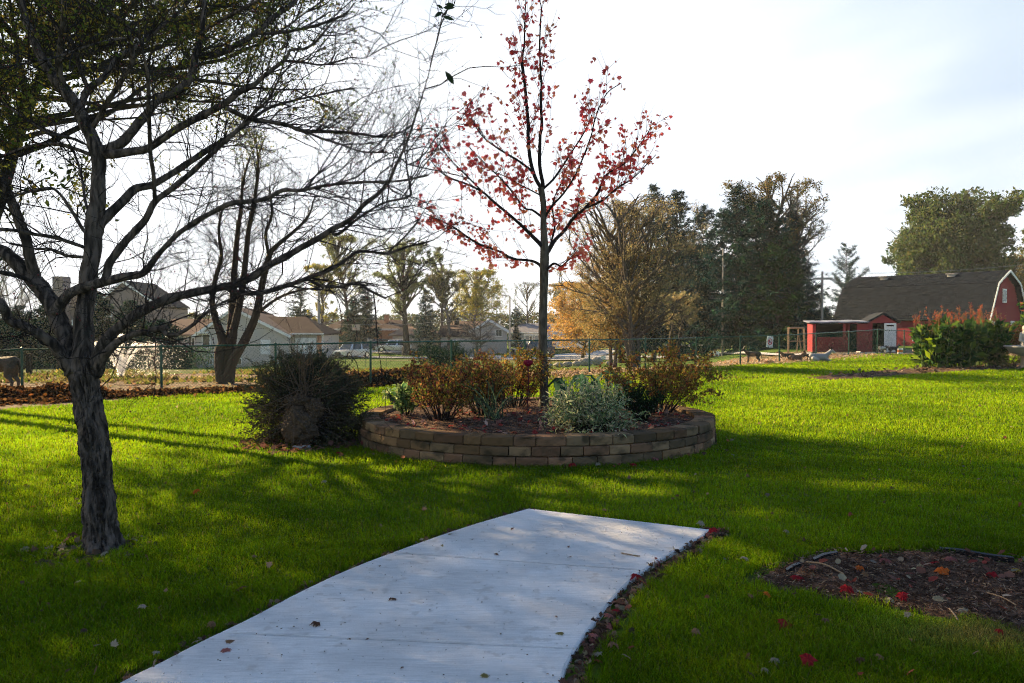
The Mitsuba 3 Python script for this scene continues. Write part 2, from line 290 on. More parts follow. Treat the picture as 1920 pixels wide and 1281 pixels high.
for a, b in cuts:
    a, b = np.array(a), np.array(b); d = (b - a) / np.linalg.norm(b - a)
    cut = sg.LineString([a - d * 0.6, b + d * 0.6]).buffer(0.004)
    pieces = [g for q in pieces for g in getattr(q.difference(cut), 'geoms', [q.difference(cut)]) if g.area > 0.05]
path_key = structure('concrete_path', None, None, label='pale concrete garden path that ends in the lawn')
for q in pieces:
    lo = m3.CrossSection([np.array(sg.polygon.orient(q).exterior.coords)[:-1]], m3.FillRule.Positive)
    m = Mesh()
    for z0, z1, ins0, ins1 in ((-0.08, 0.022, 0, 0),):
        m.man(lo.extrude(z1 - z0).translate([0, 0, z0]))
    ring = np.array(sg.polygon.orient(q).exterior.coords)[:-1]
    inner = lo.offset(-0.012, m3.JoinType.Miter)
    m2 = m3.Manifold.batch_hull([lo.extrude(0.001).translate([0, 0, 0.022]), inner.extrude(0.001).translate([0, 0, 0.029])]) if False else inner.extrude(0.0095).translate([0, 0, 0.0205])
    mid = lo.offset(-0.005, m3.JoinType.Miter).extrude(0.0065).translate([0, 0, 0.0205])
    m.man(mid); m.man(m2)
    part(path_key, 'slab', m, 'm_concrete')
soil_line = sg.LineString(catmull(PR, 6)).buffer(0.13).difference(path_ring.buffer(-0.02))
soil_line = max(getattr(soil_line, 'geoms', [soil_line]), key=lambda g: g.area)
structure('soil_edge', sheet(np.array(soil_line.exterior.coords), 0.06, 0.006, 0.012), 'm_soil', True, 'strip of bare soil along the right edge of the path')
left_line = sg.LineString(catmull(PL, 6)).buffer(0.07).difference(path_ring.buffer(-0.02))
left_line = max(getattr(left_line, 'geoms', [left_line]), key=lambda g: g.area)
structure('soil_edge', sheet(np.array(left_line.exterior.coords), 0.05, 0.006, 0.01), 'm_soil', True, 'strip of bare soil along the left edge of the path')

MULCH = [(1405, 1092), (1440, 1070), (1490, 1052), (1560, 1036), (1640, 1041), (1750, 1036), (1850, 1048), (1930, 1055), (2010, 1080), (2060, 1150), (2000, 1205), (1925, 1190), (1850, 1170), (1760, 1160), (1690, 1146), (1620, 1131), (1560, 1125), (1480, 1113)]
mulch_w = catmull([on(x, y)[:2] for x, y in MULCH + MULCH[:1]], 4)[:-1]
structure('mulch_patch', sheet(mulch_w, 0.05, 0.012, 0.05), 'm_soil', True, 'kidney-shaped patch of dark mulch in the lawn')
STRIP = [(1503, 709), (1600, 700), (1720, 690), (1775, 687), (1850, 683), (1960, 680), (1960, 692), (1900, 693), (1800, 697), (1740, 701), (1640, 709), (1560, 714)]
strip_w = np.array([on(x, y)[:2] for x, y in STRIP])
structure('mulch_strip', sheet(strip_w, 0.2, 0.02, 0.12), 'm_soil', True, 'long dark strip of mulch in the lawn before the tall flowers')
BEDC, BEDR, BEDH = np.array([0.35, 11.8]), 2.58, 0.345

def ribbon(px, w_px, name, label, material, dz):
    a, b = [hit(x, y - w / 2)[:2] for (x, y), w in zip(px, w_px)], [hit(x, y + w / 2)[:2] for (x, y), w in zip(px, w_px)]
    structure(name, sheet(np.vstack([catmull(a, 4), catmull(b, 4)[::-1]]), 1.6, dz), material, True, label)
ribbon([(430, 667), (560, 668), (690, 670), (800, 671.5), (960, 672.5), (1060, 673.5), (1200, 672)], [3, 3, 3, 3, 5, 5, 5], 'street', 'pale street running before the houses', 'm_street', 0.05)
ribbon([(600, 653), (690, 659), (760, 662), (860, 666), (940, 670)], [5, 5, 5, 5, 4], 'driveway', 'light driveway crossing the far grass', 'm_drive', 0.07)
ribbon([(1040, 669), (1090, 666), (1140, 661), (1190, 655), (1250, 650), (1330, 646)], [6, 8, 9, 8, 5, 3], 'driveway', 'curved driveway rising to the trees', 'm_drive', 0.09)
ribbon([(1060, 671), (1200, 669), (1330, 667), (1440, 666), (1520, 665)], [3, 3, 4, 4, 3], 'footpath', 'pale footpath behind the green fence', 'm_drive', 0.07)

# grass blades
def blades(n, near, far, seed, tris, wide, u0=0.0, u1=0.74):
    r = rng_of(seed)
    d = near * (far / near) ** r.random(n)
    u = r.uniform(u0, u1, n) * r.choice([-1.0, 1.0], n)
    x, y = u * d, d
    keep = shapely.contains_xy(LAWN_PG, x, y) & ~shapely.contains_xy(NO_GRASS, x, y)
    edge_rag = meshkit.noise(np.c_[x * 9, y * 9, x * 0], 5)
    keep &= ~(shapely.contains_xy(SOFT_EDGE, x, y) & (edge_rag < 0.5))
    x, y = x[keep], y[keep]; n = len(x); d = np.hypot(x, y)
    lush = meshkit.fbm(np.c_[x * 0.55, y * 0.55, x * 0], 3, 11); fine = meshkit.fbm(np.c_[x * 4, y * 4, x * 0], 2, 12)
    h = (0.028 + 0.034 * r.random(n)) * (0.45 + 1.15 * fine) * (1 + 0.12 * np.clip(d / 10 - 1, 0, 2))
    w = wide * (0.8 + 0.5 * r.random(n)) * np.maximum(1, d / 4.5)
    th = r.uniform(0, 2 * np.pi, n); lean = h * r.uniform(0.15, 1.0, n); lt = r.uniform(0, 2 * np.pi, n)
    L = np.c_[np.cos(lt) * lean, np.sin(lt) * lean]; W = np.c_[np.cos(th), np.sin(th)] * w[:, None] / 2
    z0 = np.zeros(n) - 0.004; B = np.c_[x, y]
    if tris == 3:
        V = np.stack([np.c_[B - W, z0], np.c_[B + W, z0], np.c_[B - W * 0.7 + L * 0.35, h * 0.6], np.c_[B + W * 0.7 + L * 0.35, h * 0.6], np.c_[B + L, h]], 1)
        f = np.array([[0, 1, 3], [0, 3, 2], [2, 3, 4]])
    else:
        V = np.stack([np.c_[B - W, z0], np.c_[B + W, z0], np.c_[B + L * 0.7, h]], 1); f = np.array([[0, 1, 2]])
    k = V.shape[1]
    t = np.clip((lush - 0.35) / 0.3, 0, 1)[:, None]
    c = (1 - t) * np.array([0.125, 0.225, 0.006]) + t * np.array([0.225, 0.345, 0.008])
    dry = np.exp(-(((x - 2.55) / 0.5) ** 2 + ((y - 4.15) / 0.22) ** 2))[:, None] * 0.8
    dry = np.maximum(dry, (r.random((n, 1)) < 0.05) * 0.8)
    c = c * (1 - dry) + dry * np.array([0.24, 0.19, 0.08])
    c = c * (0.72 + 0.56 * meshkit.fbm(np.c_[x * 1.4, y * 1.4, x * 0], 4, 13))[:, None] * (1 + 0.2 * r.normal(size=(n, 1))).clip(0.4, 1.7) * (1 + 0.10 * r.normal(size=(n, 3))).clip(.6, 1.5)
    return V.reshape(-1, 3), (f[None] + (np.arange(n) * k)[:, None, None]).reshape(-1, 3), np.repeat(c, k, axis=0)
LAWN_PG = sg.Polygon(lawn_poly).buffer(0)
bed_pg = sg.Point(*BEDC).buffer(BEDR + 0.02)
NO_GRASS = shapely.union_all([path_ring.buffer(0.012), soil_line.buffer(-0.03), left_line.buffer(-0.02), sg.Polygon(mulch_w).buffer(-0.03), sg.Polygon(strip_w).buffer(-0.05), bed_pg, sg.Point(-3.0, 5.85).buffer(0.16)])
SOFT_EDGE = shapely.union_all([path_ring.buffer(0.06), soil_line.buffer(0.04), sg.Polygon(mulch_w).buffer(0.05), sg.Point(-3.0, 5.85).buffer(0.34), sg.Point(-2.95, 10.9).buffer(0.75)])
shapely.prepare(NO_GRASS); shapely.prepare(SOFT_EDGE); shapely.prepare(LAWN_PG)
grass = Mesh()
grass.add(*blades(250000, 2.7, 6.0, 21, 3, 0.0040)); grass.add(*blades(730000, 5.6, 46.0, 22, 1, 0.0044))
grass.add(*blades(110000, 2.7, 40.0, 23, 1, 0.008, 0.74, 1.5))
single('grass', 'short green grass blades covering the lawn', 'grass', grass, 'm_blade', kind='stuff')

# ---------------------------------------------------------------- ring wall and planting bed
wall = thing('retaining_wall', 'round low wall of weathered brown concrete blocks around the planting bed', 'retaining wall')
rw = rng_of(5)
def bed_block(a0, a1, r0, r1, z0, z1):
    k = 4; a = np.linspace(a0, a1, k); e = 0.012
    m = Mesh(); prof = [(r1 - e, z0), (r1, z0 + e), (r1, z1 - e * 1.2), (r1 - e * 1.2, z1), (r0, z1), (r0, z0)]
    ring = np.array([[[BEDC[0] + r * math.sin(t), BEDC[1] - r * math.cos(t), z] for r, z in prof] for t in a])
    ring[1:-1, :4] += (ring[1:-1, :4] - np.array([*BEDC, 0])) * np.array([1, 1, 0]) * rw.normal(0, 0.0022, (k - 2, 4, 1))
    V = ring.reshape(-1, 3); q = len(prof); F = []
    for i in range(k - 1):
        for j in range(q):
            n = (j + 1) % q; F += [[i * q + j, (i + 1) * q + j, (i + 1) * q + n], [i * q + j, (i + 1) * q + n, i * q + n]]
    for i, sgn in ((0, 1), (k - 1, -1)):
        for j in range(1, q - 1): F.append([i * q, i * q + j, i * q + j + 1][::sgn])
    return V, F
NB = 52
for c in range(3):
    z1 = BEDH - 0.116 * c; z0 = z1 - 0.112
    if c == 2: z0 = -0.02
    off = rw.uniform(0, 1); cuts_a = (np.arange(NB + 1) + off + np.r_[rw.uniform(-0.16, 0.16, NB), 0]) * 2 * math.pi / NB; cuts_a[-1] = cuts_a[0] + 2 * math.pi
    for i in range(NB):
        tone = rw.uniform(0.6, 1.5)
        col = np.array([[0.225, 0.135, 0.066], [0.24, 0.155, 0.085], [0.17, 0.115, 0.064], [0.225, 0.125, 0.07]][rw.integers(4)]) * tone
        dr_ = rw.normal(0, 0.007); g = 0.006 / BEDR
        V, F = bed_block(cuts_a[i] + g, cuts_a[i + 1] - g, BEDR - 0.29, BEDR + dr_ - 0.012 * (2 - c) * 0.5, z0, z1 + rw.normal(0, 0.0025) - (0.004 if c else 0))
        part(wall, 'block', Mesh().add(V, F, col), 'm_block')
bed_ring = [BEDC + (BEDR - 0.25) * np.array([math.sin(t), -math.cos(t)]) for t in np.linspace(0, 2 * math.pi, 80)[:-1]]
bv, bf = sheet(bed_ring, 0.09, 0.0, 0.0)
rr = np.hypot(*(bv[:, :2] - BEDC).T)
def bed_z(x, y):
    r = np.hypot(np.asarray(x) - BEDC[0], np.asarray(y) - BEDC[1])
    return 0.30 + 0.09 * np.clip(1 - r / 2.3, 0, 1)
bv[:, 2] = bed_z(bv[:, 0], bv[:, 1]) + 0.03 * (meshkit.fbm(bv * [6, 6, 0], 3, 8) - 0.5)
structure('bed_soil', (bv, bf), 'm_soil', True, 'dark mulch inside the round bed')
r = rng_of(31); n = 5200
a, q = r.uniform(0, 2 * np.pi, n), (BEDR - 0.3) * np.sqrt(r.random(n)); P = np.c_[BEDC[0] + q * np.sin(a), BEDC[1] - q * np.cos(a)]
chips = Mesh().leaves(np.c_[P, bed_z(*P.T) + 0.008], r.uniform(0.02, 0.055, n), r, colours(r, n, (0.05, 0.033, 0.024), (0.10, 0.068, 0.05), (0.035, 0.024, 0.02), (0.14, 0.1, 0.075)), 'narrow', (0, 0, 1.0), 0.5)
single('mulch_chips', 'dark shredded bark mulch covering the round bed', 'mulch', chips, 'm_vcol', kind='stuff')
n = 420; a, q = r.uniform(-1.6, 1.6, n), (BEDR - 0.35) * np.sqrt(r.random(n)); P = np.c_[BEDC[0] + q * np.sin(a), BEDC[1] - q * np.cos(a)]
single('leaf_litter', 'red and tan fallen leaves strewn over the mulch of the round bed', 'fallen leaves',
       Mesh().leaves(np.c_[P, bed_z(*P.T) + 0.02], r.uniform(0.04, 0.085, n), r, colours(r, n, (0.42, 0.09, 0.07), (0.38, 0.2, 0.16), (0.5, 0.32, 0.25), (0.2, 0.1, 0.07), (0.36, 0.05, 0.05)), 'maple', (0, 0, 1.0), 0.45), 'm_leaf', kind='stuff')

# ---------------------------------------------------------------- branching helpers
def sprout(rng, P, D, L, nseg=4, wob=0.3, up=0.0, out=None, r0=0.004, taper=0.35):
    """Many wavering twigs at once from the points P along D. Returns (paths n x nseg+1 x 3, start radii, end radii)."""
    n = len(P); D = D / (np.linalg.norm(D, axis=1, keepdims=True) + 1e-9); pts = [P]; L = np.broadcast_to(L, (n,))
    for k in range(nseg):
        D = D + wob * rng.normal(size=(n, 3)) * 0.5 + np.array([0, 0, up]); D = D / (np.linalg.norm(D, axis=1, keepdims=True) + 1e-9)
        pts.append(pts[-1] + D * (L / nseg)[:, None])
    return np.stack(pts, 1)
def as_segs(mesh, paths, r0, r1, sides=3, col=None):
    n, k = paths.shape[0], paths.shape[1] - 1
    r0, r1 = np.broadcast_to(r0, (n,)), np.broadcast_to(r1, (n,))
    t = np.linspace(0, 1, k + 1); R = r0[:, None] * (1 - t) + r1[:, None] * t
    mesh.segs(paths[:, :-1].reshape(-1, 3), paths[:, 1:].reshape(-1, 3), R[:, :-1].ravel(), R[:, 1:].ravel(), sides, col)
def sample(rng, paths, n, lo=0.1, hi=1.0, weight=None):
    """n points on the paths with the local direction."""
    L = np.linalg.norm(np.diff(paths, axis=1), axis=2).sum(1); w = L if weight is None else weight
    i = rng.choice(len(paths), n, p=w / w.sum()); k = paths.shape[1] - 1
    t = rng.uniform(lo, hi, n) * k * 0.9999; j = t.astype(int); f = (t - j)[:, None]
    a, b = paths[i, j], paths[i, j + 1]
    return a * (1 - f) + b * f, (b - a) / (np.linalg.norm(b - a, axis=1, keepdims=True) + 1e-9), t / k, i
def fork(rng, D, amt):
    v = rng.normal(size=D.shape); v -= D * (v * D).sum(1, keepdims=True); v /= np.linalg.norm(v, axis=1, keepdims=True) + 1e-9
    return D * (1 - amt) + v * amt
def limb_mesh(m, P, R, rng, sides=10, rough=0.1):
    """A limb with ridged, knotty bark."""
    P = np.asarray(P); s = Mesh().tube(P, R, sides); V = s.V[0]; n = len(P) * sides
    axis = np.repeat(P, sides, axis=0); o = V[:n] - axis
    k = meshkit.fbm(np.c_[V[:n] * [16, 16, 5]], 3, 3) + 0.6 * meshkit.fbm(V[:n] * 30, 2, 9)
    V[:n] = axis + o * (1 + rough * 2 * (k[:, None] - 0.8))
    m.add(V, s.F[0])

# ---------------------------------------------------------------- bare crabapple in front (traced limbs, each with its own depth)
D0 = 5.85
BR = {}
def br(name, pts, lean, base=None): BR[name] = (np.array(pts, float), lean, base)
br('trunk', [(195, 1040, 108), (194, 1030, 88), (192, 1012, 74), (190, 985, 66), (186, 940, 61), (182, 880, 57), (175, 816, 57), (166, 758, 57), (161, 720, 57), (159, 695, 60), (158, 668, 44), (158, 650, 30)], 0.0)
br('A', [(160, 705, 56), (158, 650, 46), (158, 610, 42), (159, 573, 40), (166, 514, 37), (173, 456, 35), (178, 420, 38), (183, 374, 33), (185, 327, 30), (185, 292, 32), (178, 270, 30), (155, 223, 29), (127, 176, 27), (98, 140, 24), (73, 98, 20), (56, 58, 17), (45, 23, 15), (35, -40, 12)], 0.12)
br('A1b', [(125, 172, 16), (112, 140, 15), (110, 112, 15), (117, 58, 13), (120, 12, 12), (119, -50, 10)], -0.5)
br('A1c', [(150, 205, 17), (164, 169, 16), (192, 148, 14), (220, 110, 13), (246, 94, 11), (274, 73, 10), (305, 47, 9), (340, 19, 8), (375, -25, 6)], 0.45)
br('A1e', [(163, 168, 11), (162, 160, 10), (150, 129, 10), (141, 98, 9), (131, 73, 8), (103, 47, 6), (84, 14, 5), (70, -20, 4)], -0.3)
br('A1d', [(173, 240, 12), (202, 192, 11), (234, 141, 10), (248, 112, 10), (244, 77, 9), (234, 42, 8), (183, 14, 6), (160, 0, 5)], -0.45)
br('A2', [(190, 284, 28), (204, 281, 25), (232, 265, 21), (253, 239, 20), (274, 216, 19), (291, 192, 18), (312, 180, 18), (344, 162, 17), (361, 136, 17), (366, 105, 15), (377, 70, 11), (382, 23, 10), (382, -40, 8)], 0.25)
br('A2b', [(366, 104, 15), (398, 103, 14), (435, 89, 13), (482, 61, 12), (512, 33, 11), (541, 14, 9), (555, 0, 9), (580, -35, 7)], 0.55)
br('A2c', [(377, 68, 9), (389, 54, 9), (400, 47, 8), (447, 21, 7), (477, 5, 6), (500, -12, 5)], -0.5)
br('A3', [(195, 288, 26), (220, 288, 20), (250, 284, 18), (277, 279, 17), (305, 260, 16), (340, 237, 16), (387, 213, 15), (427, 190, 14), (447, 173, 13), (473, 162, 11), (501, 138, 10), (531, 115, 8), (540, 103, 7), (545, 94, 6), (573, 91, 6), (595, 75, 5), (611, 56, 4), (634, 30, 3)], -0.1)
br('A3b', [(531, 114, 6), (569, 117, 5), (602, 122, 4), (634, 115, 4), (658, 108, 3), (688, 108, 2), (716, 82, 1.5)], 0.4)
br('A3c', [(480, 62, 7), (501, 63, 7), (541, 59, 6), (588, 49, 6), (634, 33, 5), (653, 21, 3), (665, 5, 2)], 0.0)
br('A4', [(420, 194, 10), (423, 202, 10), (461, 220, 10), (494, 227, 9), (536, 234, 9), (569, 246, 8), (625, 247, 7), (670, 251, 6), (716, 257, 5), (745, 251, 4), (775, 234, 4)], 0.3)
br('A4b', [(560, 241, 6), (599, 258, 5), (634, 269, 5), (677, 284, 4), (728, 286, 3)], -0.2)
br('B', [(180, 424, 34), (195, 411, 24), (225, 383, 19), (253, 355, 18), (281, 348, 16), (300, 339, 15), (328, 322, 14), (363, 299, 13), (394, 278, 12), (420, 262, 10), (455, 238, 9), (500, 205, 7), (545, 190, 5), (600, 178, 4), (660, 165, 3)], 0.5)
br('D', [(104, 585, 30), (112, 572, 26), (120, 562, 24), (141, 545, 22), (187, 531, 21), (234, 519, 18), (270, 512, 15), (293, 482, 12), (328, 444, 11), (363, 418, 11), (410, 392, 12), (437, 381, 11), (494, 374, 10), (531, 357, 9), (564, 357, 8), (611, 348, 7), (658, 343, 6), (716, 341, 6), (752, 339, 5), (803, 329, 4)], -0.28)
br('C', [(196, 530, 20), (199, 515, 18), (206, 491, 18), (230, 460, 17), (248, 439, 17), (274, 411, 15), (291, 378, 14), (328, 350, 13), (361, 322, 12), (398, 287, 10), (430, 258, 9), (459, 230, 7), (500, 190, 5), (540, 160, 3)], -0.05)
br('V', [(291, 380, 10), (291, 374, 10), (288, 327, 9), (282, 285, 9), (279, 211, 9), (277, 141, 8), (265, 89, 6), (258, 40, 4)], -0.5)
br('E', [(146, 700, 52), (132, 660, 44), (116, 615, 40), (101, 573, 37), (77, 540, 35), (52, 514, 32), (23, 486, 30), (0, 470, 28), (-60, 440, 24), (-130, 425, 20), (-220, 400, 13)], 0.2)
br('E2', [(66, 526, 28), (63, 510, 24), (52, 467, 22), (40, 425, 21), (23, 381, 19), (7, 350, 18), (-25, 310, 16), (-60, 250, 12), (-90, 190, 8)], -0.25)
br('F', [(138, 700, 36), (119, 675, 27), (94, 640, 24), (62, 619, 22), (19, 600, 20), (0, 569, 20), (-50, 545, 18), (-120, 500, 14), (-200, 470, 9)], -0.45)
br('G', [(174, 690, 34), (181, 672, 28), (200, 637, 26), (225, 612, 24), (266, 584, 23), (312, 562, 21), (359, 550, 19), (406, 541, 17), (430, 536, 17), (470, 521, 17), (503, 498, 16), (531, 484, 15), (564, 465, 14), (602, 444, 13), (623, 430, 12), (658, 411, 11), (681, 385, 10), (705, 367, 9), (728, 343, 8), (740, 315, 7), (756, 282, 6), (766, 258, 5), (775, 230, 4), (787, 195, 3), (803, 141, 2.2), (820, 70, 2), (831, 23, 1.6)], -0.12)
br('G2', [(424, 538, 14), (447, 548, 12), (482, 550, 11), (517, 542, 11), (552, 531, 10), (583, 519, 10), (623, 503, 9), (653, 484, 8), (670, 472, 7), (700, 473, 7), (728, 475, 6), (763, 463, 5), (805, 453, 4)], 0.3)
br('G2b', [(576, 522, 8), (599, 535, 7), (634, 538, 7), (670, 531, 7), (693, 545, 6), (723, 560, 5)], -0.4)
br('G2c', [(726, 474, 4), (759, 444, 4), (787, 411, 3)], -0.2)
br('G3', [(620, 433, 8), (634, 439, 7), (670, 411, 6), (705, 388, 5), (728, 378, 5), (766, 369, 4), (770, 350, 3), (761, 303, 2.5), (757, 240, 2)], 0.35)
br('H', [(182, 700, 30), (188, 681, 24), (200, 662, 20), (228, 637, 16), (266, 622, 13), (300, 616, 12), (313, 614, 11)], -0.5)
br('H2', [(306, 616, 9), (308, 624, 9), (320, 628, 9), (337, 625, 9), (362, 609, 8), (387, 587, 7), (420, 566, 5), (470, 548, 4)], -0.2)
br('I1', [(165, 468, 9), (155, 463, 8), (105, 446, 8), (61, 439, 8), (26, 432, 8), (0, 430, 8), (-60, 425, 5)], -0.6)
br('I2', [(165, 484, 9), (150, 482, 7), (124, 479, 7), (94, 467, 6), (66, 467, 4), (20, 455, 3)], 0.6)
br('I3', [(172, 448, 8), (157, 432, 7), (131, 390, 7), (110, 362, 6), (89, 353, 6), (30, 367, 5), (-10, 385, 3)], -0.2)
br('I4', [(175, 400, 7), (162, 385, 6), (152, 327, 6), (141, 292, 5), (131, 270, 4), (118, 250, 3)], 0.5)
br('I5', [(172, 290, 10), (159, 286, 9), (117, 272, 8), (70, 272, 8), (28, 284, 8), (0, 295, 7), (-50, 310, 5)], 0.35)
br('I6', [(157, 270, 6), (130, 258, 6), (94, 251, 6), (47, 223, 6), (0, 188, 5), (-40, 150, 4)], -0.5)
br('I7', [(246, 70, 3), (211, 75, 5), (164, 87, 5), (105, 108, 5), (59, 117, 5), (0, 127, 5), (-40, 130, 4)], -0.6)
br('I8', [(90, 560, 10), (60, 530, 9), (37, 519, 9), (0, 510, 8), (-50, 505, 6)], -0.6)
crab = thing('crabapple_tree', 'bare spreading crabapple with dark trunk and twisted limbs over the shaded grass', 'tree')
rc = rng_of(77)
done, trunkm, limbm = [], Mesh(), Mesh(); crab_paths = []
for name, (pts, lean, _) in BR.items():
    q = catmull(pts, 5)
    if name == 'trunk': dep = np.full(len(q), D0)
    else:
        old = np.vstack(done); k = np.argmin(np.hypot(old[:, 0] - q[0, 0], old[:, 1] - q[0, 1])); s = np.r_[0, np.cumsum(np.hypot(*np.diff(q[:, :2], axis=0).T))]
        dep = old[k, 2] + lean * s / 256 * 1.0
    done.append(np.c_[q[:, :2], dep])
    P = np.array([at(x, y, d) for (x, y), d in zip(q[:, :2], dep)]); R = q[:, 2] / 2 * dep / FOC * (.86 if name == 'trunk' else .84)
    s = np.arange(len(P)); wob = 0.25 * R[:, None] * (meshkit.noise(np.c_[s * 0.5, s * 0 + len(done) * 7.7, s * 0], 2)[:, None] - 0.5) * np.array([1, 1, 0.6])
    P = P + (0 if name == 'trunk' else 1) * wob
    if name == 'trunk':
        P = np.vstack([P[:1] - [0, 0, 0.08], P]); R = np.r_[R[0] * 1.1, R]
        cs = np.r_[0, np.cumsum(np.linalg.norm(np.diff(P, axis=0), axis=1))]; ss = np.linspace(0, cs[-1], 240)
        P = np.c_[[np.interp(ss, cs, P[:, i]) for i in range(3)]].T; R = np.interp(ss, cs, R)
        t = Mesh().tube(P, R, 84); V = t.V[0]; n_ = len(P) * 84; ax = np.repeat(P, 84, axis=0); o = V[:n_] - ax
        hh = V[:n_, 2:3]; th = np.arctan2(o[:, 1:2], o[:, 0:1]) + hh * 0.9
        rid = meshkit.fbm(np.c_[np.cos(th) * 4.2, np.sin(th) * 4.2, hh * 3.2], 4, 6)[:, None]; knob = meshkit.fbm(V[:n_] * 6, 2, 4)[:, None]
        rid2 = meshkit.fbm(np.c_[np.cos(th) * 9 + 3, np.sin(th) * 9, hh * 7 + 2 * rid], 3, 16)[:, None]
        V[:n_] = ax + o * (1 + 0.5 * (np.sqrt(np.abs(rid - 0.5) * 2) - 0.45) + 0.3 * (np.sqrt(np.abs(rid2 - 0.5) * 2) - 0.45) + 0.25 * (knob - 0.5))
        trunkm.add(V, t.F[0])
    else:
        m_ = trunkm if R[0] > 0.05 else limbm
        limb_mesh(limbm, P, R, rc, 12 if R[0] > 0.04 else 7, 0.16)
    if name != 'trunk': crab_paths.append((P, R))
part(crab, 'trunk', trunkm, 'm_bark', True); part(crab, 'limb', limbm, 'm_bark', True)
def resample(P, n):
    s = np.r_[0, np.cumsum(np.linalg.norm(np.diff(P, axis=0), axis=1))]; t = np.linspace(0, s[-1], n)
    return np.c_[[np.interp(t, s, P[:, k]) for k in range(3)]].T
limbs = np.stack([resample(P, 25) for P, R in crab_paths]); thick = np.array([R.mean() for P, R in crab_paths])
lenw = np.array([np.linalg.norm(np.diff(l, axis=0), axis=1).sum() for l in limbs])
twigm = Mesh(); crown_c = np.array([-2.6, 5.9, 2.6])
P, D, t, i = sample(rc, limbs, 460, 0.16, 1.0, lenw * np.where(thick > 0.05, 0.8, 1.5))
kp = (960 + FOC * P[:, 0] / P[:, 1] < 640 + 120 * rc.random(460)) | (rc.random(460) < .25); P, D, t = P[kp], D[kp], t[kp]; nk = len(P)
outw = P - crown_c; outw /= np.linalg.norm(outw, axis=1, keepdims=True)
dirs = fork(rc, D, 0.5) + outw * 0.25 + np.array([0.06, 0, 0.12]); dirs[:, 1] *= 0.8
tw1 = sprout(rc, P, dirs, rc.uniform(0.3, 0.95, nk), 6, 0.5, 0.03)
as_segs(twigm, tw1, 0.005, 0.0018, 4)
P, D, t, i = sample(rc, tw1, 2300, 0.1, 1.0)
tw2 = sprout(rc, P, fork(rc, D, 0.5) + np.array([0, 0, 0.1]), rc.uniform(0.1, 0.48, 2300), 4, 0.5, 0.02)
as_segs(twigm, tw2, 0.0023, 0.0011)
P, D, t, i = sample(rc, np.concatenate([limbs[:, ::6]]), 1500, 0.1, 1.0)          # short fruiting spurs on the limbs
sp = sprout(rc, P, fork(rc, D, 0.75), rc.uniform(0.04, 0.2, 1500), 4, 0.6, 0.0); as_segs(twigm, sp, 0.0032, 0.0013)
P, D, t, i = sample(rc, tw2, 3400, 0.2, 1.0)
tw3 = sprout(rc, P, fork(rc, D, 0.6), rc.uniform(0.04, 0.16, 3400), 2, 0.5, 0.0); as_segs(twigm, tw3, 0.0018, 0.0009)
P, D, t, i = sample(rc, np.stack([resample(p, 25) for (p, R), w in zip(crab_paths, thick) if w < 0.03]), 34, 0.4, 1.0)
shoots = sprout(rc, P, D * 0.4 + np.array([0.12, 0, 1.0]) + 0.2 * rc.normal(size=(34, 3)), rc.uniform(0.3, 0.9, 34), 5, 0.12, 0.03); as_segs(twigm, shoots, 0.003, 0.0011)
part(crab, 'twigs', twigm, 'm_twig', kind='stuff')
P, D, t, i = sample(rc, np.concatenate([tw2]), 1500, 0.3, 1.0)
ico = trimesh.creation.icosahedron(); n = len(P); drop = rc.uniform(0.012, 0.035, n)
bp = P - np.c_[rc.normal(0, 0.006, (n, 2)), drop]; rad_b = rc.uniform(0.0045, 0.0075, n)
bm = Mesh().add((bp[:, None] + ico.vertices[None] * rad_b[:, None, None]).reshape(-1, 3), (ico.faces[None] + (np.arange(n) * len(ico.vertices))[:, None, None]).reshape(-1, 3))
part(crab, 'berries', bm, 'm_berry', True, kind='stuff')
P, D, t, i = sample(rc, np.concatenate([tw2]), 14000, 0.2, 1.0)
px_ = 960 + FOC * P[:, 0] / P[:, 1]; py_ = HOR - FOC * (P[:, 2] - EYE) / P[:, 1]
dens = np.clip((P[:, 2] - 2.75) / 1.1, 0, 1) * np.clip((-0.75 - P[:, 0]) / 1.2, 0, 1); keep = rc.random(14000) < dens * 0.9 + 0.004
P = P[keep]; n = len(P)
part(crab, 'foliage', Mesh().leaves(P, rc.uniform(0.02, 0.042, n), rc, colours(rc, n, (0.16, 0.19, 0.035), (0.24, 0.24, 0.04), (0.10, 0.14, 0.03), (0.3, 0.2, 0.04), var=0.25), 'leaf'), 'm_leaf', kind='stuff')
tip = crab_paths[list(BR).index('G') - 1][0][-1]
for dx, dz, a_, sz in ((-0.005, 0.0, -2.7, 0.07), (0.0, 0.03, 0.3, 0.08), (0.01, 0.05, 0.1, 0.075), (0.0, -0.03, -0.35, 0.08), (0.0, 0.02, 1.75, 0.055), (0.07, -0.48, 1.5, 0.11)):
    part(crab, 'leaf', Mesh().leaves([tip + [dx, 0, dz]], sz, rc, (0.035, 0.06, 0.03), 'lens', (0.2, -1, 0.3), 0.1, along=[math.cos(a_), 0, math.sin(a_)]), 'm_leaf', label='dark leaf left on a tall bare shoot')

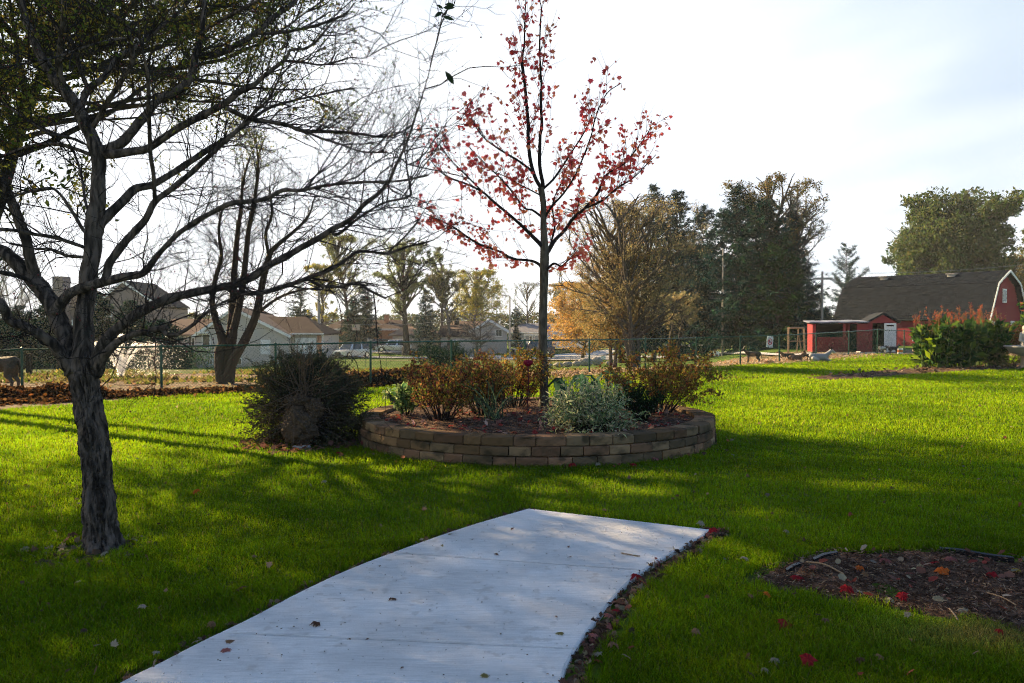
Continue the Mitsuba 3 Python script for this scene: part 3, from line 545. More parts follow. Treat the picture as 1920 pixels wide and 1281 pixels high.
# ---------------------------------------------------------------- young red maple in the bed (traced)
DM = 12.7
MB = {}
MB['trunk'] = ([(1020, 762, 21), (1020, 740, 18), (1019, 700, 17.5), (1018, 650, 17), (1018, 600, 16), (1019, 560, 15.5), (1020, 530, 15.5), (1021, 484, 17), (1020, 440, 13), (1019, 424, 12), (1019, 385, 11), (1014, 352, 12)], 0)
MB['a'] = ([(1014, 352, 8), (1003, 332, 7.5), (994, 298, 7), (990, 254, 7), (991, 238, 7), (987, 194, 6), (984, 158, 6), (979, 119, 6), (980, 99, 5), (983, 85, 3), (984, 40, 2.4), (986, 0, 2), (988, -25, 1.5)], 0.1)
MB['b'] = ([(1015, 352, 8), (1018, 346, 8), (1012, 310, 7), (1013, 254, 6), (1016, 238, 6), (1014, 188, 5), (1015, 158, 4), (1012, 99, 3.4), (1013, 50, 3), (1015, 16, 2.5), (1012, 0, 2), (1011, -30, 1.5)], -0.1)
MB['L1'] = ([(1018, 505, 9), (1011, 496, 6), (995, 489, 5), (961, 485, 4.5), (937, 472, 4.5), (901, 459, 4), (877, 445, 4), (853, 428, 3), (816, 409, 2.2), (795, 400, 1.5)], 0.3)
MB['L2'] = ([(1020, 468, 10), (1014, 459, 8), (998, 443, 7), (981, 426, 6), (954, 402, 5), (925, 378, 4.5), (906, 361, 4), (877, 346, 3.5), (840, 332, 3), (816, 312, 2), (800, 285, 1.5)], -0.3)
MB['L2b'] = ([(906, 361, 3.5), (901, 356, 3), (872, 327, 2.7), (845, 300, 2.2), (824, 271, 1.6)], 0.6)
MB['L3'] = ([(1019, 410, 5), (1012, 404, 4.5), (998, 394, 4), (983, 390, 3.7), (964, 365, 3.3), (945, 341, 3), (915, 312, 2.5), (889, 286, 2), (874, 269, 1.5)], 0.6)
MB['L4'] = ([(1003, 330, 6), (998, 322, 5), (974, 303, 4), (949, 288, 3.4), (930, 276, 3), (906, 257, 2.5), (889, 232, 2), (872, 190, 1.3)], -0.5)
MB['L5'] = ([(1016, 368, 3), (1007, 363, 2.6), (974, 346, 2.2), (949, 332, 1.8), (925, 322, 1.3)], -0.8)
MB['R1'] = ([(1021, 510, 6), (1028, 503, 5), (1039, 494, 4), (1053, 499, 3.3), (1068, 486, 2.6), (1085, 478, 2)], -0.8)
MB['R2'] = ([(1021, 480, 10), (1027, 472, 9), (1041, 450, 7.5), (1058, 433, 6.5), (1075, 409, 6), (1095, 392, 5.5), (1119, 365, 5), (1136, 329, 4), (1167, 310, 3.3), (1191, 283, 2.6), (1216, 247, 1.8), (1222, 225, 1.2)], 0.15)
MB['R2b'] = ([(1095, 392, 4), (1131, 375, 3.8), (1157, 353, 3.2), (1187, 334, 2.5), (1211, 310, 1.8), (1230, 290, 1.2)], -0.5)
MB['R3'] = ([(1020, 410, 5), (1024, 404, 4.5), (1036, 385, 4), (1058, 361, 3.5), (1082, 322, 3), (1107, 259, 2.5), (1114, 230, 2.4), (1125, 198, 2.2), (1141, 172, 1.8), (1165, 156, 1.3)], -0.4)
MB['R4'] = ([(1016, 356, 5), (1022, 351, 4.5), (1041, 332, 4), (1070, 288, 3), (1095, 249, 2.2), (1110, 215, 1.4)], 0.5)
MB['R5'] = ([(1023, 478, 5), (1029, 470, 4.5), (1037, 440, 4), (1040, 424, 3.5), (1036, 387, 3), (1044, 360, 2), (1062, 330, 1.4)], 0.8)
maple = thing('maple_tree', 'slender young maple with sparse red leaves rising from the round bed', 'tree')
rm = rng_of(91); done, tm_, lm_, mp = [], Mesh(), Mesh(), []
for name, (pts, lean) in MB.items():
    q = catmull(pts, 5)
    if name == 'trunk': dep = np.full(len(q), DM)
    else:
        old = np.vstack(done); k = np.argmin(np.hypot(old[:, 0] - q[0, 0], old[:, 1] - q[0, 1])); s = np.r_[0, np.cumsum(np.hypot(*np.diff(q[:, :2], axis=0).T))]
        dep = old[k, 2] + lean * s / 118
    done.append(np.c_[q[:, :2], dep]); P = np.array([at(x, y, d) for (x, y), d in zip(q[:, :2], dep)]); R = q[:, 2] / 2 * dep / FOC
    (Mesh.tube)(tm_ if name == 'trunk' else lm_, P, R, 14 if name == 'trunk' else 6)
    if name != 'trunk': mp.append(resample(P, 21))
part(maple, 'trunk', tm_, 'm_maplebark', 60); part(maple, 'branch', lm_, 'm_twig', 60)
mp = np.stack(mp); tw = Mesh()
P, D, t, i = sample(rm, mp, 230, 0.12, 1.0)
m1 = sprout(rm, P, fork(rm, D, 0.42) + [0, 0, 0.3], rm.uniform(0.35, 0.95, 230) * (1.2 - 0.6 * t), 6, 0.16, 0.05); as_segs(tw, m1, 0.005, 0.0018)
P, D, t, i = sample(rm, np.concatenate([m1]), 520, 0.15, 1.0)
m2 = sprout(rm, P, fork(rm, D, 0.45) + [0, 0, 0.15], rm.uniform(0.12, 0.42, 520), 4, 0.2, 0.04); as_segs(tw, m2, 0.0027, 0.0013)
part(maple, 'twigs', tw, 'm_twig', kind='stuff')
def hang_leaves(m, paths, n, lo, rng):
    P, D, t, i = sample(rng, paths, n, lo, 1.0)
    P = P + np.c_[rng.normal(0, 0.035, (n, 2)), -rng.uniform(0.0, 0.07, n)]
    low = np.clip((4.2 - P[:, 2]) / 2, 0, 1)[:, None]
    c = colours(rng, n, (0.86, 0.15, 0.15), (0.9, 0.26, 0.22), (0.78, 0.10, 0.12), (0.92, 0.34, 0.2), var=0.12) + low * np.array([0.06, 0.05, 0.01])
    m.leaves(P, rng.uniform(0.04, 0.09, n), rng, c, 'maple', None, 1.0, along=np.array([0, 0, -0.8]))
lv = Mesh(); hang_leaves(lv, m2, 1400, 0.2, rm); hang_leaves(lv, m1, 800, 0.3, rm); hang_leaves(lv, mp[:, 5:], 190, 0.1, rm)
hang_leaves(lv, np.stack([mp[list(MB).index(k) - 1] for k in ('R1', 'R1', 'L1', 'L2', 'R2')]), 240, 0.12, rm)
part(maple, 'foliage', lv, 'm_redleaf', kind='stuff')

# ---------------------------------------------------------------- plants in the bed
def bush(name, label, cat, o, w, h, n, size, cols, seed, shape='leaf', stem='m_twig', stems=40, flat=0.35, matl='m_leaf', group=None, lean=(0, 0)):
    """A many-stemmed shrub: stems fanning from the ground, leaves along their upper parts."""
    r = rng_of(seed); k = thing(name, label, cat, group)
    a = r.uniform(0, 2 * np.pi, stems); s = np.sqrt(r.random(stems))
    base = np.c_[o[0] + np.cos(a) * s * w * 0.16, o[1] + np.sin(a) * s * w * 0.16, np.full(stems, o[2])]
    D = np.c_[np.cos(a) * s * w * 0.5, np.sin(a) * s * w * 0.5, h * (0.98 - 0.33 * s)] + np.array([*lean, 0])
    L = np.linalg.norm(D, axis=1) * r.uniform(0.75, 1.08, stems)
    p = sprout(r, base, D, L, 6, 0.22, 0.0); m = Mesh(); as_segs(m, p, 0.008, 0.003, 4)
    P, Dd, t, i = sample(r, p, stems * 5, 0.3, 1.0); p2 = sprout(r, P, fork(r, Dd, 0.45), r.uniform(0.1, 0.3, stems * 5) * h, 4, 0.3, 0.02); as_segs(m, p2, 0.004, 0.0015)
    part(k, 'stems', m, stem, kind='stuff')
    P = np.vstack([sample(r, p2, int(n * 0.75), 0.05, 1.0)[0], sample(r, p, n - int(n * 0.75), flat, 1.0)[0]]) + r.normal(0, 0.018, (n, 3))
    P[:, 2] = np.maximum(P[:, 2], o[2] + 0.02)
    part(k, 'foliage', Mesh().leaves(P, size * r.uniform(0.6, 1.25, n), r, colours(r, n, *cols, var=0.25), shape), matl, kind='stuff')
    return k
RUS = [(0.26, 0.09, 0.05), (0.36, 0.19, 0.06), (0.2, 0.19, 0.045), (0.2, 0.07, 0.055), (0.42, 0.28, 0.08), (0.18, 0.21, 0.05)]
GRN = [(0.36, 0.19, 0.055), (0.27, 0.24, 0.055), (0.2, 0.22, 0.045), (0.46, 0.31, 0.06), (0.28, 0.12, 0.05)]
bush('autumn_shrub', 'dark russet leafy shrub at the near left of the bed beside the pale plant', 'shrub', (-0.98, 11.0, 0.31), 0.95, 0.98, 3400, 0.058, RUS, 41)
bush('autumn_shrub', 'russet shrub in the middle of the bed behind the grassy tuft', 'shrub', (-0.42, 11.5, 0.33), 0.85, 0.98, 2900, 0.058, RUS, 42)
bush('autumn_shrub', 'tall yellow and olive shrub under the crimson flower left of the maple trunk', 'shrub', (0.02, 12.5, 0.34), 1.05, 1.02, 3200, 0.058, GRN, 43)
bush('autumn_shrub', 'wide bronze and yellow shrub at the far right of the round bed', 'shrub', (2.18, 12.0, 0.32), 1.32, 1.10, 5600, 0.058, GRN + RUS[:3], 44)
bush('evergreen_shrub', 'small dark green shrub between the pale dome and the bronze shrub', 'shrub', (1.78, 11.0, 0.31), 0.52, 0.58, 1700, 0.045, [(0.02, 0.045, 0.016), (0.03, 0.06, 0.02)], 45, 'leaf', flat=0.1)
bush('pale_plant', 'pale green leafy plant at the left rim of the round bed', 'plant', (-1.55, 11.75, 0.31), 0.45, 0.52, 420, 0.10, [(0.24, 0.34, 0.14), (0.36, 0.44, 0.2), (0.1, 0.2, 0.08)], 46, 'leaf', stems=12, flat=0.2)
k = thing('variegated_shrub', 'low dome of narrow cream edged green leaves in front of the maple', 'shrub'); r = rng_of(47)
n = 260; a = r.uniform(0, 2 * np.pi, n); s = np.sqrt(r.random(n)); o = np.array([0.98, 10.05, 0.31])
p = sprout(r, np.repeat(o[None], n, 0) + np.c_[r.normal(0, 0.09, (n, 2)), np.zeros(n)], np.c_[np.cos(a) * s * 0.64, np.sin(a) * s * 0.5, 0.66 * np.sqrt(1.06 - s * s)], 0.66 * r.uniform(0.8, 1.05, n) * np.sqrt(np.clip(1.1 - 0.2 * s, 0, 2)), 5, 0.3, -0.02)
m = Mesh(); as_segs(m, p, 0.004, 0.0015); part(k, 'stems', m, 'm_twig', kind='stuff')
n = 5600; P = sample(r, p, n, 0.32, 1.0)[0] + r.normal(0, 0.03, (n, 3)); P[:, 2] = np.maximum(P[:, 2], 0.33)
part(k, 'foliage', Mesh().leaves(P, r.uniform(0.04, 0.085, n), r, colours(r, n, (0.50, 0.52, 0.32), (0.34, 0.42, 0.22), (0.15, 0.24, 0.10), (0.60, 0.58, 0.36), var=0.15), 'narrow', (0, -0.3, 0.6), 0.9), 'm_leaf', kind='stuff')

def strap(m, o, az, L, w, rise, bend, col, seed):
    """One long strap-shaped leaf that rises and folds over."""
    n = 9; t = np.linspace(0, 1, n); d = np.array([math.cos(az), math.sin(az)])
    ang_ = rise - bend * (t ** 1.6 if w < .05 else np.clip((t - .42) / .3, 0, 1) + .12 * t); st = L / (n - 1)
    h_ = np.r_[0, np.cumsum(np.cos(ang_[:-1]) * st)]; z_ = np.r_[0, np.cumsum(np.sin(ang_[:-1]) * st)]
    C = np.c_[o[0] + d[0] * h_, o[1] + d[1] * h_, np.maximum(o[2] + z_, o[2] + 0.01)]; roll = rng_of(seed * 7 + 3).uniform(-1.1, 1.1); tg = np.gradient(C, axis=0); tg /= np.linalg.norm(tg, axis=1, keepdims=True) + 1e-9; s0 = np.array([-d[1], d[0], 0]); side = math.cos(roll) * s0 + math.sin(roll) * np.cross(tg, s0); ww = w * np.sqrt(np.clip(1 - t ** 2.2, 0.0, 1)) * (0.75 + 0.25 * t)
    V = np.stack([C - side * ww[:, None] / 2, C + np.array([0, 0, -0.2 * w]), C + side * ww[:, None] / 2], 1).reshape(-1, 3); F = []
    for q in range(n - 1):
        for j in range(2): F.append([q * 3 + j, q * 3 + j + 1, q * 3 + j + 4]); F.append([q * 3 + j, q * 3 + j + 4, q * 3 + j + 3])
    m.add(V, F, col)
k = thing('strap_plant', 'clump of broad blue green leaves bent over behind the maple trunk', 'plant'); r = rng_of(48)
for q in range(26):
    m = Mesh(); o = [r.uniform(0.72, 2.05), r.uniform(12.6, 13.3), 0.33]; big = q < 12
    strap(m, o, r.uniform(0, 6.28), r.uniform(0.6, 0.9) if big else r.uniform(0.4, 0.7), r.uniform(0.09, 0.14) if big else 0.08, r.uniform(1.35, 1.6), r.uniform(1.2, 3.0), np.array([0.05, 0.115, 0.07]) * r.uniform(0.7, 1.5), q)
    part(k, 'leaf', m, 'm_leaf', True)
for q in range(9):
    m = Mesh(); strap(m, [0.62 + 0.06 * q + r.normal(0, 0.03), 12.9, 0.33], r.uniform(0, 6.28), r.uniform(0.35, 0.5), 0.04, 1.5, 0.25, np.array([0.06, 0.13, 0.075]), q); part(k, 'leaf', m, 'm_leaf', True)
k = thing('grassy_tuft', 'loose tuft of thin grey green strap leaves among the russet shrubs', 'plant')
for q in range(34):
    m = Mesh(); strap(m, [-0.25 + r.normal(0, 0.09), 11.0 + r.normal(0, 0.1), 0.33], r.uniform(0, 6.28), r.uniform(0.45, 0.8), 0.02, r.uniform(0.7, 1.4), r.uniform(0.6, 1.8), np.array([0.13, 0.2, 0.11]) * r.uniform(0.5, 1.6), q); part(k, 'leaf', m, 'm_leaf', True)
k = thing('cockscomb_flower', 'single crimson crested flower on a dark red stem above the shrubs', 'flower')
top = at(990, 681, 11.8); m = Mesh(); m.tube([[top[0] - 0.02, 11.8, 0.33], [top[0] + 0.01, 11.8, 0.75], top], [0.012, 0.010, 0.011], 6); part(k, 'stem', m, 'm_stalk', True)
r = rng_of(49); fv = trimesh.creation.icosphere(subdivisions=4); V = fv.vertices * [0.068, 0.045, 0.048]
fold = meshkit.fbm(V * [60, 60, 30], 3, 2); V = V * (0.72 + 0.55 * fold[:, None]); V[:, 0] *= 1 + np.clip(V[:, 2] * 6, -0.5, 0.4); mat('m_crest', (0.24, 0.007, 0.028), 0.8)
part(k, 'crest', (V + top, fv.faces), 'm_crest', True)
part(k, 'foliage', Mesh().leaves([[top[0] + r.normal(0, 0.05), 11.8 + r.normal(0, 0.05), z] for z in r.uniform(0.4, 0.95, 60)], 0.08, r, colours(r, 60, (0.2, 0.035, 0.03), (0.12, 0.05, 0.03)), 'narrow'), 'm_leaf', kind='stuff')

# ---------------------------------------------------------------- balled evergreen lying on its side, root ball towards the path
mat('m_root', (0.13, 0.09, 0.06), 0.95)
k = thing('uprooted_evergreen', 'dark uprooted evergreen lying on the grass with its shaggy root ball facing the path', 'tree'); r = rng_of(61)
root = np.array([-2.83, 10.75, 0.38]); axis = np.array([-0.12, 1.0, 0.12]); axis /= np.linalg.norm(axis)
V = trimesh.creation.icosphere(subdivisions=4).vertices; Fr = trimesh.creation.icosphere(subdivisions=4).faces
def lump(c, s, seed, amp=0.9):
    q = V * (1 + amp * (meshkit.fbm(V * 2.2 + seed, 4, seed) - 0.5))[:, None]; q = q * (1 + 0.42 * (meshkit.fbm(V * 9, 3, seed) - 0.5))[:, None]
    return q * s + c
part(k, 'root_ball', (lump(root + [0, -0.1, -0.08], [0.225, 0.2, 0.25], 3), Fr), 'm_burlap', True)
part(k, 'root_ball', (lump(root + [0.19, -0.08, 0.14], [0.12, 0.12, 0.13], 8), Fr), 'm_burlap', True)
part(k, 'root_ball', (lump(root + [-0.02, -0.1, 0.25], [0.17, 0.1, 0.06], 5), Fr), 'm_burlap', True)
n = 1500; a = r.normal(size=(n, 3)); a /= np.linalg.norm(a, axis=1, keepdims=True); a[:, 1] = -np.abs(a[:, 1]) * .9; w = r.integers(0, 3, n)
cc = np.array([root + [0, -.1, -.08], root + [.19, -.08, .14], root + [-.02, -.1, .25]])[w]; sc_ = np.array([[.22, .2, .245], [.12, .12, .13], [.17, .1, .06]])[w]
rp = sprout(r, cc + a * sc_ * .93, a * .6 + 0.9 * r.normal(size=(n, 3)), r.uniform(.02, .07, n), 4, .8, -.05); m = Mesh(); as_segs(m, rp, .0032, .001, 3); part(k, 'roots', m, 'm_root', kind='stuff')
m = Mesh(); m.tube([root, root + axis * 0.8, root + axis * 1.9], [0.06, 0.05, 0.015], 8); part(k, 'trunk', m, 'm_twig', True)
n = 620; t = r.random(n) ** 1.3; P = root + axis * (0.12 + 1.55 * t)[:, None]; a = r.uniform(0, 2 * np.pi, n)
D = np.c_[np.cos(a), 0.25 * r.normal(size=n) + 0.15, np.sin(a)]; L = (0.94 - 0.5 * t) * r.uniform(0.88, 1.0, n)
L = L * np.where(np.sin(a) < 0, np.clip(0.45 + 0.62 * np.abs(np.cos(a)), 0.4, 1), 1.0)
p = sprout(r, P, D, L, 6, 0.28, 0.012); p[..., 2] = np.maximum(p[..., 2], 0.02)
m = Mesh(); as_segs(m, p, 0.0075, 0.0025, 3)
nb_ = 46; a = r.uniform(0, 2 * np.pi, nb_); pf = sprout(r, np.repeat((root + [0.02, -0.0, 0.34])[None], nb_, 0) + r.normal(0, .05, (nb_, 3)), np.c_[np.cos(a), -.12 + .1 * r.normal(size=nb_), .75 + np.sin(a)], r.uniform(.4, .8, nb_), 6, .22, .0); pf[..., 2] = np.maximum(pf[..., 2], .03); mf = Mesh(); as_segs(mf, pf, .006, .0025, 4)
P, Dd, tt, i = sample(r, pf, 260, .35, 1.0); pf2 = sprout(r, P, fork(r, Dd, .45), r.uniform(.06, .2, 260), 3, .3, 0); as_segs(mf, pf2, .0028, .0012); part(k, 'bare_twigs', mf, 'm_root', kind='stuff')
P, Dd, tt, i = sample(r, p, 4200, 0.35, 1.0); p2 = sprout(r, P, fork(r, Dd, 0.45), r.uniform(0.07, 0.22, 4200), 3, 0.3, 0.0); p2[..., 2] = np.maximum(p2[..., 2], 0.012); as_segs(m, p2, 0.003, 0.0014)
mat('m_brush', (0.095, 0.068, 0.05), 0.9); part(k, 'branches', m, 'm_brush', kind='stuff')
P, Dd, tt, i = sample(r, p2, 46000, 0.1, 1.0); P = P + Dd * 0.0
green = np.clip((P[:, 2] - 0.35) / 0.6, 0, 1)[:, None]; c = colours(r, 46000, (0.055, 0.075, 0.045), (0.04, 0.06, 0.04), (0.08, 0.085, 0.05)); c2 = colours(r, 46000, (0.10, 0.085, 0.045), (0.075, 0.075, 0.035))
part(k, 'needles', Mesh().leaves(P, r.uniform(0.035, 0.065, 46000), r, c * green + c2 * (1 - green), 'narrow', along=Dd), 'm_needle', kind='stuff')
m = Mesh(); q = catmull([at(x, y, 11.2) for x, y in ((668, 742), (672, 705), (668, 680), (655, 668), (640, 672), (628, 690))], 5); m.tube(q, 0.006, 5)
m.tube(catmull([at(x, y, 11.2) for x, y in ((655, 668), (664, 650), (668, 620), (660, 590))], 5), 0.004, 5); part(k, 'vine', m, 'm_twig', True, label='bare curling vine looped above the right side')
def stone(c, s, seed):
    q = trimesh.creation.icosphere(subdivisions=3); v = np.sign(q.vertices) * np.abs(q.vertices) ** 0.45; v = v * (1 + 0.12 * (meshkit.fbm(q.vertices * 3 + seed, 3, seed) - 0.5))[:, None]
    return v * s + c, q.faces
single('stone_block', 'squared grey stone block propped against the root ball', 'stone', stone(on(577, 832) + [0, -0.02, 0.055], [0.1, 0.07, 0.065], 1), 'm_stone', 40)
single('flat_stone', 'flat tan stone lying on the grass before the squared block', 'stone', stone(on(565, 842) + [0, 0, 0.02], [0.115, 0.07, 0.028], 2), 'm_stone', 40)

# ---------------------------------------------------------------- green chain link fence
FP = [(-95, 747, 660), (42, 743, 655.5), (303, 738, 650), (517, 733, 646.5), (695, 727, 642.5), (846, 718.5, 640), (984, 711, 639), (1105, 703.5, 637.5), (1210, 696, 636), (1305, 689.5, 634), (1388, 685, 631.5), (1461, 681.5, 629), (1530, 676, 625.5), (1591, 668.5, 622), (1645, 664, 618.5), (1695, 663, 620.5), (1745, 662.5, 623)]
foot = [hit(x, yb) for x, yb, yt in FP]; foot = [f if k < 14 else on(FP[k][0], FP[k][1]) for k, f in enumerate(foot)]
head = [np.array([f[0], f[1], at(x, yt, f[1])[2]]) for f, (x, yb, yt) in zip(foot, FP)]
fence = thing('chain_link_fence', 'green coated chain link fence running round the animal yard', 'fence')
for f, h in zip(foot, head):
    m = Mesh(); m.tube([f - [0, 0, 0.1], [f[0], f[1], h[2] + 0.02]], 0.030, 10); m.tube([[f[0], f[1], h[2] + 0.02], [f[0], f[1], h[2] + 0.045], [f[0], f[1], h[2] + 0.06]], [0.036, 0.03, 0.006], 10)
    part(fence, 'post', m, 'm_fence', 40)
part(fence, 'top_rail', Mesh().tube(np.array(head), 0.021, 8), 'm_fence', 60)
for a, b, ha, hb in zip(foot[:-1], foot[1:], head[:-1], head[1:]):
    L = np.linalg.norm((b - a)[:2]); H = 1.14; g = 0.078; lines = []
    for sgn in (1, -1):
        for c in np.arange(-H, L, g):
            s0, s1 = max(c, 0), min(c + H, L)
            if s1 - s0 > 0.02: lines.append((s0, s0 - c, s1, s1 - c) if sgn > 0 else (L - s0, s0 - c, L - s1, s1 - c))
    q = np.array(lines)
    def pt(s, z): return (a + np.outer(s / L, b - a)) + np.outer(0.02 + z / H * 0.96, [0, 0, 1]) * ((ha[2] - a[2]) + np.outer(s / L, [(hb[2] - b[2]) - (ha[2] - a[2])]))
    part(fence, 'mesh_panel', Mesh().segs(pt(q[:, 0], q[:, 1]), pt(q[:, 2], q[:, 3]), 0.0022, 0.0022, 3), 'm_wire', kind='stuff')

# low wire fence at the far side of the yard
wf = thing('wire_fence', 'low thin wire fence between the dirt yard and the far grass', 'fence')
WP = [(-40, 697), (68, 696), (200, 694), (330, 692), (450, 691), (560, 689), (648, 688), (686, 687), (724, 686), (776, 685), (826, 684), (880, 684), (940, 684), (1000, 684), (1032, 684), (1070, 683), (1118, 681), (1155, 680), (1210, 678), (1255, 677), (1300, 675), (1332, 674), (1375, 672), (1420, 670), (1462, 669)]
wp = [hit(*p) for p in WP]
for p in wp: part(wf, 'post', Mesh().tube([p - [0, 0, 0.05], p + [0, 0, 0.5]], 0.014, 6), 'm_fence', 60)
m = Mesh()
for z in (0.06, 0.2, 0.34, 0.48):
    for a, b in zip(wp[:-1], wp[1:]): m.segs([a + [0, 0, z]], [b + [0, 0, z]], 0.003, 0.003, 3)
for a, b in zip(wp[:-1], wp[1:]):
    t = np.linspace(0, 1, max(int(np.linalg.norm(b - a) / 0.15), 2))[:, None]; q = a * (1 - t) + b * t; m.segs(q + [0, 0, 0.04], q + [0, 0, 0.48], 0.0022, 0.0022, 3)
part(wf, 'wires', m, 'm_wire', kind='stuff')
single('yard_post', 'stout dark wooden post standing in the yard near the donkey', 'post', Mesh().box(-0.07, 0.07, -0.07, 0.07, -0.1, 0.72).move(hit(55, 703)), 'm_twig')

# ---------------------------------------------------------------- signs
def sign(name, label, px, py, w, h, Y, tilt, yaw, marks=True, matl='m_white'):
    k = thing(name, label, 'sign'); o = at(px, py, Y)
    c, s = math.cos(tilt), math.sin(tilt)
    def pos(m, dy):
        m.V = [np.c_[v[:, 0] * c - v[:, 2] * s, v[:, 1] + dy, v[:, 0] * s + v[:, 2] * c] for v in m.V]; return m.move(o, yaw)
    part(k, 'board', pos(Mesh().box(-w / 2, w / 2, -0.004, 0.004, -h / 2, h / 2), 0), matl)
    if marks:
        R = w * 0.30; a = np.linspace(0, 2 * np.pi, 33); ring = np.c_[np.cos(a) * R, a * 0, np.sin(a) * R * 1.1]
        part(k, 'ring', pos(Mesh().tube(ring, w * 0.05, 6, cap=False).tube([[-R * 0.7, 0, R * 0.78], [R * 0.7, 0, -R * 0.78]], w * 0.045, 6), -0.006), 'm_red', True)
        bl = [[-0.5, -0.1], [-0.42, 0.3], [-0.62, 0.5], [-0.3, 0.62], [-0.1, 0.25], [0.45, 0.15], [0.5, -0.55], [0.35, -0.55], [0.3, -0.15], [-0.2, -0.15], [-0.25, -0.6], [-0.4, -0.6]]
        pic = trimesh.creation.extrude_polygon(sg.Polygon(np.array(bl) * R).buffer(0), 0.003, engine='earcut'); v = pic.vertices
        part(k, 'pictogram', pos(Mesh().add(np.c_[v[:, 0], -v[:, 2], v[:, 1]], pic.faces), -0.004), 'm_blue')
        for z in (h * 0.40, -h * 0.38, -h * 0.44): part(k, 'print_line', pos(Mesh().box(-w * 0.38, w * 0.38, -0.006, -0.0045, z - h * 0.012, z + h * 0.012), 0), 'm_grey_roof')
    return k
sign('warning_sign', 'white sign with red prohibition ring on the fence near the standing goat', 1443.5, 641, 0.36, 0.46, 33.2, -0.1, 0.5)
sign('warning_sign', 'white sign with red prohibition ring on the fence next to the tall flowers', 1716, 631, 0.31, 0.52, 43.5, 0.04, 0.05)
sign('small_sign', 'small blank pale card on the low wire fence near the rocks', 1131, 671, 0.34, 0.24, hit(1131, 681)[1] - 0.05, 0.05, 0, False)
sign('small_sign', 'small blank pale card on the low wire fence left of the goats', 1343, 663.5, 0.38, 0.30, hit(1343, 674)[1] - 0.05, -0.05, 0, False)

# ---------------------------------------------------------------- rocks, log, bucket, timber frame
for q, (x, y, w, h, what) in enumerate([(1030, 689, 13, 8, 'small brown rock at the left end of the row behind the fence'), (1047, 688, 17, 9, 'low brown rock second in the row behind the fence'), (1064, 687, 17, 10, 'round tan rock third in the row behind the fence'), (1081, 686, 15, 10, 'grey brown rock fourth in the row behind the fence'), (1098, 685, 25, 15, 'largest grey rock of the row beside a green fence post'), (1119, 684, 20, 16, 'pale upright boulder with a white patch at the row end'), (1141, 684, 10, 7, 'small pale rock apart at the right end of the row')]):
    p = hit(x, y); s = p[1] / FOC; v = trimesh.creation.icosphere(subdivisions=3); V_ = v.vertices * (1 + 0.5 * (meshkit.fbm(v.vertices * 1.7 + q * 3, 3, q) - 0.5))[:, None]
    single('rock', what, 'rock', (V_ * np.array([w, w * 0.7, h]) * s * 0.55 + p + [0, 0, h * s * 0.4], v.faces), 'm_rock', 40, 'rocks along the far side of the yard')
p0, p1 = hit(648, 708), hit(692, 711); q = catmull([p0 + [0, 0, 0.05], (p0 * 0.6 + p1 * 0.4) + [0, 0, 0.16], p1 + [0, 0, 0.06]], 6); mat('m_bleached', (0.5, 0.46, 0.42), 0.8)
m = Mesh(); limb_mesh(m, q, np.linspace(0.045, 0.03, len(q)), rng_of(1), 8); single('fallen_branch', 'bleached branch lying on the yard behind the fence', 'branch', m, 'm_bleached', True)
k = thing('bucket', 'white plastic bucket with orange side standing before the shed', 'bucket'); o = on(1687, 664.5); ring = np.linspace(0, 2 * np.pi, 25)[:-1]
def lathe(prof, sides=24):
    prof = np.array(prof, float); n = len(prof); a = np.linspace(0, 2 * np.pi, sides, endpoint=False)
    V = np.stack([prof[:, None, 0] * np.cos(a), prof[:, None, 0] * np.sin(a), np.repeat(prof[:, 1:], sides, 1)], -1).reshape(-1, 3)
    i, j = np.meshgrid(np.arange(n - 1), np.arange(sides), indexing='ij')
    return V, np.stack([i * sides + j, i * sides + (j + 1) % sides, (i + 1) * sides + (j + 1) % sides, (i + 1) * sides + j], -1).reshape(-1, 4)
part(k, 'pail', Mesh().add(*lathe([(0.0, 0.01), (0.135, 0.01), (0.16, 0.31), (0.17, 0.31), (0.17, 0.33), (0.155, 0.33), (0.13, 0.03), (0, 0.03)])).move(o), 'm_white', 40)
part(k, 'band', Mesh().add(*lathe([(0.146, 0.12), (0.149, 0.12), (0.158, 0.24), (0.155, 0.24)])).move(o), 'm_orange', 40)
k = thing('timber_frame', 'rough open timber frame with leaning poles left of the red shed', 'frame'); o = hit(1494, 662); s = o[1] / FOC
for x0, x1, z0, z1, w in ((-16, -15, 0, 48, .11), (15, 14, 0, 47, .11), (-15, 15, 47, 47, .09), (0, 4, 0, 47, .06), (9, 3, 0, 44, .05), (-16, 15, 22, 22, .06)):
    part(k, 'beam', Mesh().tube([[x0 * s, 0, z0 * s], [x1 * s, 0.1, z1 * s]], w * 0.6, 4).move(o), 'm_wood')
for a, b, nm in (((1572, 667), (1640, 664), 'long pale plank lying on the ground before the red shed'), ((1606, 662), (1614, 662.5), 'short pale board on the ground by the dark doorway')):
    a, b = on(*a), on(*b); single('plank', nm, 'plank', Mesh().tube([a + [0, 0, 0.05], b + [0, 0, 0.05]], 0.06, 4), 'm_bleached')

